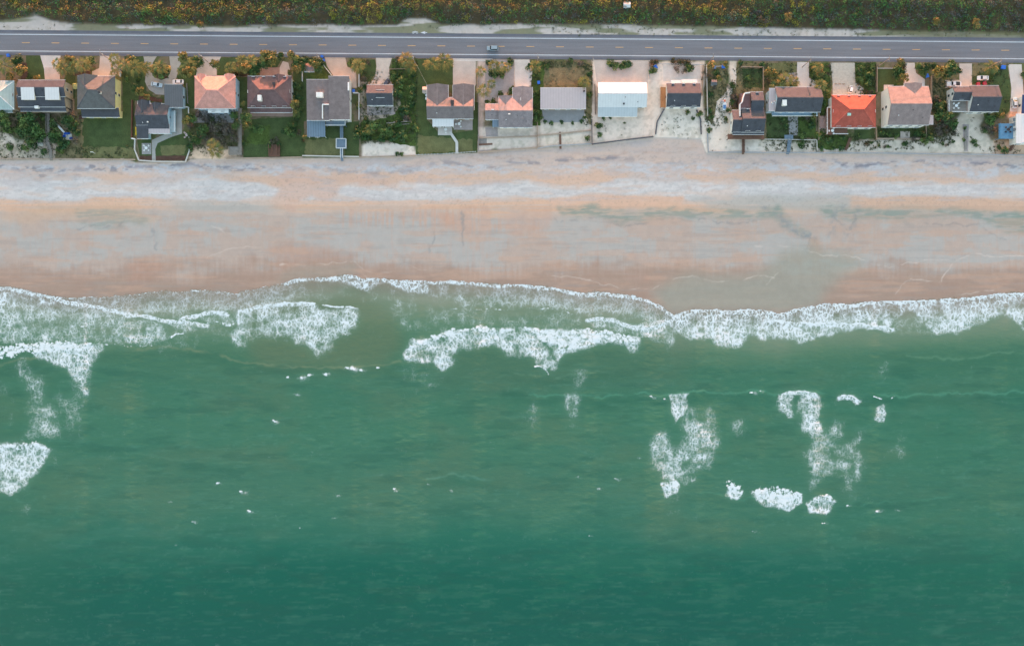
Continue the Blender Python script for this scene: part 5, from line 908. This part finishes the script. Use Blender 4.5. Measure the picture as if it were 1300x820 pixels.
for i, (x, y, t) in enumerate(((541.5, 122, 'upper'), (541.5, 126, 'lower'))): b = MB(); p = at(x, y, 0); b.tube((p.x, p.y, 0), (p.x, p.y, 1.0), .5, .46, 14); b.tube((p.x, p.y, 1.0), (p.x, p.y, 1.08), .3, .2, 14); thing(b, 'water_tank', trim, t+' of two small white tanks beside the twin-wing house', 'tank', 'white tanks beside the twin-wing house')
for x, y, l in ((875, 103.2, 'white canopy box along the north wall of the plain slate gable'), (858, 104.2, 'shorter pale canopy box left of the white one by the slate gable')):
    p = at(x, y, 1.2); b = MB(); b.box((p.x, p.y, .6), ((6.2 if x > 870 else 4.0), 1.2, 1.2)); b.box((p.x, p.y, 1.24), ((6.4 if x > 870 else 4.2), 1.35, .08)); thing(b, 'storage_box', trim, l, 'storage box', bevel=.03)
for x, y, l in ((1066, 107, 'middle'), (1061, 107, 'left'), (1071, 107, 'right')): b = MB(); p = at(x, y, 0); b.box((p.x, p.y, .12), (1.1, .3, .15)); thing(b, 'wheel_stop', tanw, l+' tan wheel stop across the wide speckled driveway', 'wheel stop', 'wheel stops on the speckled driveway', bevel=.02)
b = MB()
for x0, y0, x1, y1 in ((491, 157, 523, 154.5), (496, 159, 520, 158), (512, 153, 523, 156), (500, 155, 508, 160)): b.tube(at(x0, y0, 0)+Vector((0, 0, .35)), at(x1, y1, 0)+Vector((0, 0, .5)), .22, .1, 7)
thing(b, 'driftwood_pile', mat('bleached_wood', C(170, 164, 158), .9, .2, 1, 6), 'pile of bleached driftwood logs in the wild green plot', 'driftwood')
for x, y, l in ((346, 190, 'left'), (352, 190, 'right')): b = MB(); p = at(x, y, .6); b.box((p.x, p.y, 1.05), (.5, 3.4, .08)); b.box((p.x+(-.22 if x < 349 else .22), p.y, 1.35), (.06, 3.4, .5)); b.box((p.x, p.y-1.4, .83), (.4, .1, .4)); b.box((p.x, p.y+1.4, .83), (.4, .1, .4)); thing(b, 'bench', wood_b, l+' timber bench on the brown viewing deck', 'bench', 'benches on the brown viewing deck')
p = at(121, 195, 0); b = MB(); b.tube((p.x, p.y, 0), (p.x, p.y, 2.6), .07); b.box((p.x, p.y, 2.5), (1.2, .12, .5)); thing(b, 'lawn_post', trim, 'thin white post at the seaward edge of the big left lawn', 'post')
# ---------------------------------------------------------------- utility poles and wires
polem = mat('pole_timber', C(150, 140, 134), .9, .15, 1, 6); wirem = mat('wire', (.05, .05, .05), .6, .05, 1, 5); tops = []
for px, py, l in ((126, 67, 'left of the yellow-walled house driveway'), (252, 69, 'above the salmon hip roof'), (402, 70, 'near the garden shed'), (523, 71, 'between the wild plot and twin-wing lawn'), (683, 71.5, 'above the lilac-roofed house'), (753, 74, 'at the corner of the white-roofed house apron'), (906, 72, 'by the grassy sand lot'), (1030, 75.5, 'above the driveway of the white-stair house'), (1130, 74, 'above the pink-shingled house lawn'), (1272, 77, 'at the upper right roadside')):
    hh = 9.5; t = at(px, py, hh); r = root('utility_pole', (t.x, t.y, 0), 'leaning-looking grey timber utility pole '+l, 'utility pole', 'utility poles along the near side of the road'); tops.append(t)
    r['label'] = 'grey timber utility pole '+l
    b = MB(); b.tube((t.x, t.y, 0), (t.x, t.y, hh), .17, .11, 10); b.build('pole', polem, r); b = MB(); b.box((t.x, t.y, hh-.5), (.14, 2.4, .12)); ca = b.build('crossarm', polem, r)
    for y in (-1.1, 0, 1.1): b = MB(); b.tube((t.x, t.y+y, hh-.44), (t.x, t.y+y, hh-.24), .05); b.build('insulator', trim, ca)
    b = MB(); b.tube((t.x+.3, t.y, hh-2.2), (t.x+.3, t.y, hh-1.4), .2, n=10); b.build('transformer', grey_w, r)
P_ = [at(-140, 66, 9.5)]+tops+[at(1430, 79, 9.5)]
for i, (a, b_) in enumerate(zip(P_[:-1], P_[1:])):
    b = MB()
    for y in (-1.1, 1.1):
        for k in range(8):
            f = lambda t: a.lerp(b_, t)+Vector((0, y, -.25-.9*4*t*(1-t))); b.tube(f(k/8), f((k+1)/8), .02, n=4)
    thing(b, 'power_line', wirem, 'thin black power lines of span %s from the left along the road' % ['first', 'second', 'third', 'fourth', 'fifth', 'sixth', 'seventh', 'eighth', 'ninth', 'tenth', 'eleventh'][i], 'power line', 'power line spans along the road')
b = MB(); b.tube(tops[3]+Vector((0, 0, -.6)), at(542, 108, 4.4), .03, n=5); thing(b, 'service_wire', mat('pale_wire', C(176, 176, 170), .6, .05, 1, 5), 'pale wire slanting from the roadside pole to the twin-wing house', 'wire')
# ---------------------------------------------------------------- plants
def leafmat(name, tint=(1, 1, 1), var=.3):
    m = bpy.data.materials.new(name); m.use_nodes = True; nt = m.node_tree; N = nt.nodes; L = nt.links; p = N['Principled BSDF']; p.inputs['Roughness'].default_value = .6; p.inputs['Specular IOR Level'].default_value = .25
    a = N.new('ShaderNodeAttribute'); a.attribute_name = 'col'; oi = N.new('ShaderNodeObjectInfo'); hs = N.new('ShaderNodeHueSaturation')
    mr = N.new('ShaderNodeMapRange'); L.new(oi.outputs['Random'], mr.inputs[0]); mr.inputs[3].default_value = .48; mr.inputs[4].default_value = .525; L.new(mr.outputs[0], hs.inputs['Hue'])
    m2 = N.new('ShaderNodeMapRange'); L.new(oi.outputs['Random'], m2.inputs[0]); m2.inputs[3].default_value = 1+var*.6; m2.inputs[4].default_value = 1-var; L.new(m2.outputs[0], hs.inputs['Value'])
    L.new(a.outputs['Color'], hs.inputs['Color']); L.new(hs.outputs[0], p.inputs['Base Color']); MATS[name] = m; return m
lm = leafmat('foliage'); bark = mat('bark', (.12, .09, .07), .95, .25, 3, 9)
def leaves_mesh(name, P, Nn, Sz, Cc, m, asp=.6):
    """one quad per leaf cluster; P centres, Nn normals, Sz sizes, Cc colours (all arrays)"""
    n = len(P); Nn = Nn/np.linalg.norm(Nn, axis=1)[:, None]; t = np.cross(Nn, RS.normal(size=(n, 3))); t /= np.linalg.norm(t, axis=1)[:, None]; s_ = np.cross(Nn, t)
    h = Sz[:, None]/2; q = np.stack([P-t*h, P-s_*h*asp+Nn*h*.15, P+t*h, P+s_*h*asp+Nn*h*.15], 1).reshape(-1, 3)
    me = bpy.data.meshes.new(name); me.vertices.add(4*n); me.vertices.foreach_set('co', q.ravel().astype(np.float32)); me.loops.add(4*n); me.loops.foreach_set('vertex_index', np.arange(4*n, dtype=np.int32)); me.polygons.add(n); me.polygons.foreach_set('loop_start', np.arange(0, 4*n, 4, dtype=np.int32)); me.update(calc_edges=True)
    a = me.attributes.new('col', 'FLOAT_COLOR', 'FACE'); a.data.foreach_set('color', np.concatenate([Cc, np.ones((n, 1))], 1).ravel().astype(np.float32)); me.materials.append(m); return me
PAL = {'green': [(.07, .14, .04), (.10, .16, .045), (.045, .095, .035)], 'sun_gold': [(.22, .18, .05), (.16, .16, .045), (.25, .18, .05), (.09, .125, .04)], 'bare': [(.13, .11, .09), (.10, .09, .075), (.075, .085, .04)], 'red': [(.13, .06, .03), (.09, .07, .03), (.06, .07, .03)]}  # golden leaf tones hold some of the low sun's warmth in their colour
def crown(pal, R_=1.0, hgt=.8, n=520, lobes=7, leaf=.22):
    P, Nn, Sz, Cc = [], [], [], []
    for k in range(lobes):
        a = RS.rand()*6.28; rr = (RS.rand()**.6)*.62*R_; c = np.array([rr*math.cos(a), rr*math.sin(a), hgt*(.45+.45*RS.rand())*(1-.4*rr)]); lr = R_*(.28+.22*RS.rand()); base = np.array(PAL[pal][RS.randint(len(PAL[pal]))])*(.75+.5*RS.rand())
        d = RS.normal(size=(n//lobes, 3)); d[:, 2] = np.abs(d[:, 2])*1.1-.25; d /= np.linalg.norm(d, axis=1)[:, None]; rad = lr*(.55+.55*RS.rand(len(d), 1)); P.append(c+d*rad*[1, 1, .8]); Nn.append(d+RS.normal(size=d.shape)*.5); Sz.append(leaf*(.6+.8*RS.rand(len(d)))); Cc.append(np.clip(base*(.7+.6*RS.rand(len(d), 1)), .01, .4))
    return leaves_mesh('crown', np.concatenate(P), np.concatenate(Nn), np.concatenate(Sz), np.concatenate(Cc), lm)
def palm_crown(pal='sun_gold', n=24):
    P = MB(); cols = []
    for k in range(n):
        a = 2*math.pi*k/n*2.4+RS.rand()*.5; up = .15+.75*(k/n); L_ = .78+.3*RS.rand(); base = np.array(PAL[pal][RS.randint(len(PAL[pal]))])*(.8+.5*RS.rand()); pr = None
        for j in range(8):
            t = j/7; r = L_*(t*.92+.08)*math.cos(up*.7*(1-t*.6)); z_ = L_*(up*t*.95-1.0*t*t*.75); q = Vector((r*math.cos(a), r*math.sin(a), z_)); d = Vector((math.cos(a), math.sin(a), 0)); s_ = Vector((-math.sin(a), math.cos(a), 0))
            if t > .35:
                w_ = .30*math.sin(min(1, (1-t)*1.3+.25)*math.pi*.6)
                for sg in (-1, 1):
                    for e in (0, .5):
                        o_ = q+d*e*.08; tip = o_+s_*sg*w_+d*.16+Vector((0, 0, -.07)); P.add([o_, o_+d*.05, tip], [(0, 1, 2)]); cols.append(base*(.8+.4*RS.rand()))
            if pr is not None: P.add([pr-s_*.012, q-s_*.012, q+s_*.012, pr+s_*.012], [(0, 1, 2, 3)]); cols.append(base)
            pr = q
    me = bpy.data.meshes.new('crown'); me.from_pydata(P.v, [], P.f); me.update(); a = me.attributes.new('col', 'FLOAT_COLOR', 'FACE'); a.data.foreach_set('color', np.concatenate([np.clip(cols, .01, .4), np.ones((len(cols), 1))], 1).ravel().astype(np.float32)); me.materials.append(lm); return me
VAR = {'P': [palm_crown(n=k) for k in (26, 30, 28, 24)], 'Q': [crown('sun_gold', 1, .75, 520, 9, .24) for _ in range(4)], 'T': [crown('green', 1, .8, 620, 9) for _ in range(5)], 'S': [crown('green', 1, .6, 420, 6, .24) for _ in range(4)], 'G': [crown('bare', 1, .7, 520, 8, .15) for _ in range(3)], 'R': [crown('red', 1, .55, 420, 6, .2) for _ in range(2)]}
def trunk_mesh(r0, h, limbs=0):
    b = MB(); b.tube((0, 0, 0), (.03, .02, h), r0, r0*.7, 8)
    for k in range(limbs): a = 2*math.pi*k/limbs+.4; b.tube((.02, .01, h*.6), (.45*math.cos(a), .45*math.sin(a), h*1.5), r0*.5, r0*.15, 6)
    me = bpy.data.meshes.new('trunk'); me.from_pydata(b.v, [], b.f); me.update(); me.materials.append(bark); return me
TR = {'P': trunk_mesh(.07, 1.0), 'Q': trunk_mesh(.06, 1.0, 3), 'T': trunk_mesh(.07, .5, 4), 'S': trunk_mesh(.05, .3, 4), 'G': trunk_mesh(.06, .4, 5), 'R': trunk_mesh(.05, .25, 4)}
KIND = {'P': ('palm_tree', 'sun-tinted cabbage palm', 'palm', 4.8), 'Q': ('palm_tree', 'bushy sun-tinted palm', 'palm', 3.2), 'T': ('leafy_tree', 'rounded green tree', 'tree', 2.0), 'S': ('green_shrub', 'low green shrub', 'shrub', .2), 'G': ('bare_shrub', 'grey half-bare shrub', 'shrub', .4), 'R': ('red_shrub', 'reddish-brown shrub', 'shrub', .2)}
LOTS = [(21, 'pale teal-roofed house'), (94, 'twin-dormer house'), (165, 'yellow-walled house'), (242, 'garage house'), (310, 'salmon-roofed house'), (382, 'brown hip-roofed house'), (456, 'wide taupe-roofed house'), (530, 'small slate cottage'), (607, 'twin-wing house'), (683, 'mauve house'), (752, 'lilac-roofed house'), (826, 'white gabled house'), (897, 'orange-deck house'), (972, 'L-shaped slate house'), (1047, 'white-stair house'), (1113, 'red-roofed house'), (1181, 'pink-shingled house'), (1267, 'cluttered-deck house'), (1400, 'right-edge house')]
TREES = """3,82,8P 13,98,7Q 23,76,9T 26,88,8Q 6,156,9T 3,148,7T 13,187,5S 10,168,7S 71,79,7P 78,84,8P 88,77,7Q 92,84,8P 102,81,8P 113,81,8T 80,89,6Q 37,99,4S 46,98,4Q
30,155,10T 40,150,9T 45,163,10T 33,170,9T 52,150,6S 68,158,7S 70,172,9T 85,155,8T 92,162,8S 90,145,6G 80,183,8S 40,180,8S 95,178,6G 55,192,5S 75,193,6S 30,188,5S 24,164,7S 50,174,8S 98,168,6S
143,74,6P 145,84,7P 157,81,7P 168,84,8P 166,76,7Q 178,86,8P 185,84,6P 194,87,5P 170,111,6T 177,116,6Q 186,124,5Q 160,100,4S 175,102,4S 144,93,5P
202,84,7P 206,91,8T 199,93,6Q 210,88,6Q 205,97,5S 233,72,7Q 239,83,7P 236,92,7Q 230,88,6P 246,80,8T 235,153,6Q 246,153,6T 241,148,5S 242,170,5T 241,160,6G
273,82,7Q 254,79,7T 290,85,6P 301,81,7P 311,86,8Q 317,76,7P 306,76,6P 297,91,6R 306,93,6R 251,145,6G 297,148,6T 274,164,12G 290,166,11G 284,156,8G 257,168,9T 246,178,8T 241,186,5S 270,160,8G 262,176,8G 296,176,7G 280,176,9G 272,190,8P 268,182,6P 308,132,4Q 268,152,5S 264,150,7G 312,150,7T 300,158,7T
337,70,7Q 344,77,8Q 334,80,8T 323,81,8T 309,86,7Q 357,73,6T 371,70,8Q 375,79,8T 376,87,7Q 319,91,7T 327,89,6T 346,71,7Q 313,159,6Q 322,163,6T 332,164,6T 364,167,6T 370,171,5T 372,160,6S 375,132,6Q 376,143,6Q 375,122,5S 374,108,5S 368,92,4Q 349,179,6G 344,184,4S 354,183,4S 376,150,5S 311,180,4S
400,81,7Q 407,79,6T 405,87,6T 398,78,6T 383,84,7T 386,76,6T 444,78,7S 453,82,7P 458,81,7Q 455,91,6Q 457,114,5Q 455,135,4S 453,165,5S 452,172,5S 380,168,4G 386,174,4Q 384,178,3R 380,110,4S 381,125,4S 382,140,4S
467,80,5G 507,75,6G 515,74,7P 520,83,7P 511,81,5Q 500,96,7S 512,105,8S 520,120,7S 514,140,8S 505,157,7S 490,166,9T 476,162,9T 466,170,8S 526,162,6S 511,172,8S 498,174,7S 484,176,6S 469,163,5P 523,132,6S 524,95,6S 505,118,6S 518,150,6G 462,100,5G 461,110,4S 462,152,6S 510,196,3S 504,195,3S 524,110,5S
549,79,8P 543,81,5P 564,76,8P 610,90,6P 614,114,7P
627,83,6P 637,83,6P 644,85,5P 646,80,6S 620,80,5S 632,95,7S 626,92,6S 640,94,6S 624,106,5P 633,121,6S 626,129,5S 618,130,4S 648,118,5S 651,112,4S 680,83,6P 672,84,5S 681,97,5S 681,120,5S 680,140,5S 679,150,4S
742,103,6P 735,106,5S 694,84,4S 724,78,4S 736,82,5G 748,95,4S 748,120,4S 692,155,3S 700,156,3S 712,156,3S 728,156,3S 738,154,3S 742,148,3S 746,175,4S 687,150,3S
776,82,6S 782,83,6S 788,83,6S 794,83,6S 799,82,5S 773,80,4S 760,157,6S 762,171,4S 776,149,3S 793,157,2S 766,150,3S
828,80,6R 834,78,4R 830,92,6S 855,79,5R 863,79,6R 871,80,6R 860,88,5G 868,90,5G 875,86,6S 892,100,3G 893,92,3G 889,144,5S 880,151,3S 873,143,3S
902,83,6Q 922,82,5Q 900,96,5G 913,99,4Q 910,92,5S 902,120,4S 901,140,4S 904,150,4S 900,165,4S 907,112,4G 929,110,5S 932,122,5G 937,124,6G 930,130,4S 934,134,4G 924,140,4S 923,150,4S
976,92,7Q 983,94,5Q 968,82,4S 940,80,4S 950,100,4S 975,104,5G 993,104,8Q 987,108,7P 999,100,7P 1010,103,6P 983,105,5T 1004,108,6T
1040,84,6P 1041,92,6Q 1043,107,7P 1030,86,5S 1034,96,5S 1047,98,5S 1049,120,6S 1046,130,5S 1018,172,5S 1030,160,5S 1026,150,5G 1033,148,4Q 1018,183,5S 994,150,4S 998,160,4S 1041,172,5S 1052,178,5S 1043,188,4S 1056,187,4S 1068,188,4S 1090,172,3S 1100,182,4R 1106,180,3S 1070,175,4S
1095,90,7S 1105,95,7S 1092,100,6S 1103,106,6S 1108,86,5S 1098,116,4R 1105,117,4G 1053,84,3G 1051,95,3G
1143,79,7Q 1148,83,5R 1140,88,7T 1148,99,6Q 1138,97,5T 1138,110,4S 1146,91,5T 1172,88,7T 1166,84,5T 1177,84,6T 1174,96,4S 1190,93,6Q 1186,84,5S 1120,170,4S 1128,172,4S 1138,172,4S 1165,170,5S 1171,172,5S 1173,181,6S 1148,181,5S 1160,178,4G 1116,185,3S 1123,186,3G 1127,186,3S 1180,175,6S
1194,92,8Q 1204,90,8T 1213,88,8T 1209,82,6T 1199,97,5Q 1261,84,7P 1265,90,5S 1259,96,5S 1194,136,8S 1190,128,6G 1192,146,7T 1199,157,11G 1208,165,8G 1190,160,7G 1203,150,8T 1212,158,6T 1194,170,7G 1256,161,9G 1258,152,7T 1263,168,7G 1250,166,5S 1267,146,4S 1272,147,4Q 1255,145,5S 1236,180,4S 1239,184,3S 1225,163,3S 1224,178,3S 1198,182,3S 1202,184,3G 1210,180,3S 1299,95,5S 1276,190,5S 1270,186,4S
254,31,5Q 240,12,4R 968,27,7G 1189,27,5Q 1239,28,5Q 1243,33,3P 1001,22,6Q"""
ORD = ['', 'first', 'second', 'third', 'fourth', 'fifth', 'sixth', 'seventh', 'eighth', 'ninth', 'tenth', 'eleventh', 'twelfth', 'thirteenth', 'fourteenth', 'fifteenth', 'sixteenth', 'seventeenth', 'eighteenth', 'nineteenth', 'twentieth']
items = []
for tk_ in TREES.split():
    a, b_, c = tk_.split(','); x, y, r_, k = float(a), float(b_), float(c[:-1]), c[-1]
    lot = next(n for lim, n in LOTS if x < lim); zone = 'across the road from the' if y < 45 else ('street side of the' if y < 113 else ('back yard of the' if y > 141 else 'side yard of the')); items.append((k, lot, zone, x, y, r_))
cnt = {}; tot = {}
for it in items: key = (KIND[it[0]][1],)+it[1:3]; tot[key] = tot.get(key, 0)+1
items.sort(key=lambda t: t[3])
for k, lot, zone, x, y, r_ in items:
    nm, desc, cat, th = KIND[k]; key = (desc, lot, zone); cnt[key] = cnt.get(key, 0)+1
    prep = '' if y < 45 else ('in the ' if zone != 'street side of the' else 'on the ')
    lab = (ORD[cnt[key]]+' '+desc+' from the left, ' if tot[key] > 1 else 'lone '+desc+' ')+prep+zone+' '+lot
    rad = r_*S*1.05*random.uniform(.92, 1.12); th = th*min(1.25, .55+rad/3.6)*random.uniform(.8, 1.15)
    hc = th+rad*.5; p = at(x, y, hc); o = empty(nm, (p.x, p.y, 0), lab, cat, nm.replace('_', ' ')+'s around the beach houses', rz=random.uniform(0, 6.28))
    cr = bpy.data.objects.new('crown', random.choice(VAR[k])); COL.objects.link(cr); cr.parent = o; cr.location = (0, 0, th); cr.scale = (rad*1.12,)*3
    if th > .5 or k in 'TGSR': t = bpy.data.objects.new('trunk', TR[k]); COL.objects.link(t); t.parent = o; t.scale = (rad, rad, max(.4, th+.1))
# dense dune scrub north of the road: one uncountable mass
n = 6200; u = RS.uniform(-60, 1360, n); edge = np.interp(u, [-60, 0, 20, 45, 65, 90, 160, 300, 505, 515, 540, 560, 650, 800, 900, 1000, 1130, 1300, 1360], [26, 26, 23, 17, 25, 29, 31, 32, 31, 22, 22, 31, 31.5, 31, 33, 35, 38, 40, 40])
v = edge-2-RS.rand(n)**1.0*75; r_ = RS.uniform(.7, 1.7, n)
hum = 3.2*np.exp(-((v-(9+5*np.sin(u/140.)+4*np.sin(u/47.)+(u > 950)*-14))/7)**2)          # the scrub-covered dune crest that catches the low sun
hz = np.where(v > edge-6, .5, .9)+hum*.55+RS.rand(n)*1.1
cidx = RS.rand(n); patch = fbm(u, v, 46, 16, 3, 201); sun_band = np.clip(1.25-np.abs(v-(6+5*np.sin(u/140.)))/11, 0, 1)*np.clip((1020-u)/120, .12, 1)
cols = np.zeros((n, 3)); gr = np.array([(.05, .13, .035), (.03, .08, .035), (.08, .17, .04), (.05, .10, .07)]); cols[:] = gr[RS.randint(0, 4, n)]
mk = (cidx < .22)+(patch > .6)*(cidx < .5); cols[mk] = (.085, .085, .085)
mk = cidx < sun_band*.55*(patch > .42); cols[mk] = np.array([(.20, .115, .035), (.17, .095, .04), (.2, .15, .03)])[RS.randint(0, 3, mk.sum())]  # low sun on the crest painted in as orange leaf colours
mk = (fbm(u, v, 16, 7, 3, 205) > .63)*(cidx > .35)*(u < 1050); cols[mk] = (.24, .22, .03); cols *= (.8+1.1*RS.rand(n))[:, None]
k = 26; d = RS.normal(size=(n, k, 3)); d[..., 2] = np.abs(d[..., 2])*.9; d /= np.linalg.norm(d, axis=2)[..., None]
hz3 = hz[:, None, None]; ctr = np.stack([(u-650)*S*(H-hz)/H, (410-v)*S*(H-hz)/H, hz*.55], 1)[:, None, :]
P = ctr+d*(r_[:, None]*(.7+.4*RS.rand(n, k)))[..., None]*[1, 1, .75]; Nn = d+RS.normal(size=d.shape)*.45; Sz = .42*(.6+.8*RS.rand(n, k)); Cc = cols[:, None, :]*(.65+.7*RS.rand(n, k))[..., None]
me = leaves_mesh('dune_scrub', P.reshape(-1, 3), Nn.reshape(-1, 3), Sz.ravel(), np.clip(Cc.reshape(-1, 3), .01, .4), lm); o = bpy.data.objects.new('dune_scrub', me); COL.objects.link(o); tag(o, 'dense green dune scrub tinted orange for low sun on the far side of the road', 'scrub', kind='stuff')
# weeds and dune grass tufts scattered over the yards: uncountable
def tufts(areas, name, label, seed, size=.28, hgt=.3, cols=((.06, .09, .03), (.10, .11, .05), (.07, .08, .035))):
    rs = np.random.RandomState(seed); PP, NN, SS, CC = [], [], [], []
    for (x0, y0, x1, y1, n_, c_) in areas:
        x = rs.uniform(x0, x1, n_); y = rs.uniform(y0, y1, n_); msk = fbm(x, y, 10, 8, 3, seed) > c_; x, y = x[msk], y[msk]; m_ = len(x); kk_ = 14
        if not m_: continue
        R_ = rs.uniform(.2, .75, (m_, 1, 1)); dd = rs.normal(size=(m_, kk_, 3)); dd[..., 2] = np.abs(dd[..., 2])*.5; c = np.stack([(x-650)*S, (410-y)*S, np.zeros(m_)+.05], 1)[:, None, :]
        PP.append((c+dd*R_*.6).reshape(-1, 3)); NN.append((dd+[0, 0, .6]).reshape(-1, 3)); SS.append(size*(.6+rs.rand(m_*kk_))); CC.append((np.array(cols)[rs.randint(0, len(cols), m_)][:, None, :]*(.7+.6*rs.rand(m_, kk_))[..., None]).reshape(-1, 3))
    me = leaves_mesh(name, np.concatenate(PP), np.concatenate(NN), np.concatenate(SS), np.concatenate(CC), lm); o = bpy.data.objects.new(name, me); COL.objects.link(o); tag(o, label, 'plants', kind='stuff')
tufts([(-30, 143, 104, 201, 900, .35), (100, 186, 170, 201, 160, .5), (172, 90, 240, 130, 60, .5), (240, 140, 310, 198, 420, .4), (456, 90, 530, 182, 900, .3), (672, 78, 686, 158, 160, .3), (686, 78, 752, 86, 120, .4), (742, 80, 752, 160, 130, .4), (895, 80, 924, 160, 330, .4), (926, 80, 972, 145, 380, .4), (972, 80, 1012, 112, 200, .4), (972, 143, 1048, 192, 520, .42), (1028, 80, 1056, 150, 260, .3), (1086, 80, 1113, 122, 260, .3), (1048, 172, 1112, 191, 130, .45), (1112, 161, 1180, 190, 260, .45), (1181, 100, 1208, 182, 520, .35), (1234, 82, 1282, 150, 260, .4), (1212, 150, 1265, 192, 130, .52), (1262, 178, 1330, 195, 90, .5), (372, 72, 412, 90, 160, .3), (498, 74, 530, 90, 120, .3)], 'ground_cover', 'low green weeds and creepers spreading over the yards', 301)
tufts([(690, 77, 750, 111, 160, .45), (755, 155, 832, 172, 14, .5), (828, 145, 892, 176, 60, .5), (898, 160, 972, 192, 30, .52), (-40, 30, 700, 38, 160, .55), (700, 32, 1340, 46, 420, .45)], 'dune_grass', 'thin pale dune grass tufts on the bare sand', 302, .22, cols=((.12, .13, .07), (.09, .12, .05), (.15, .14, .09)))
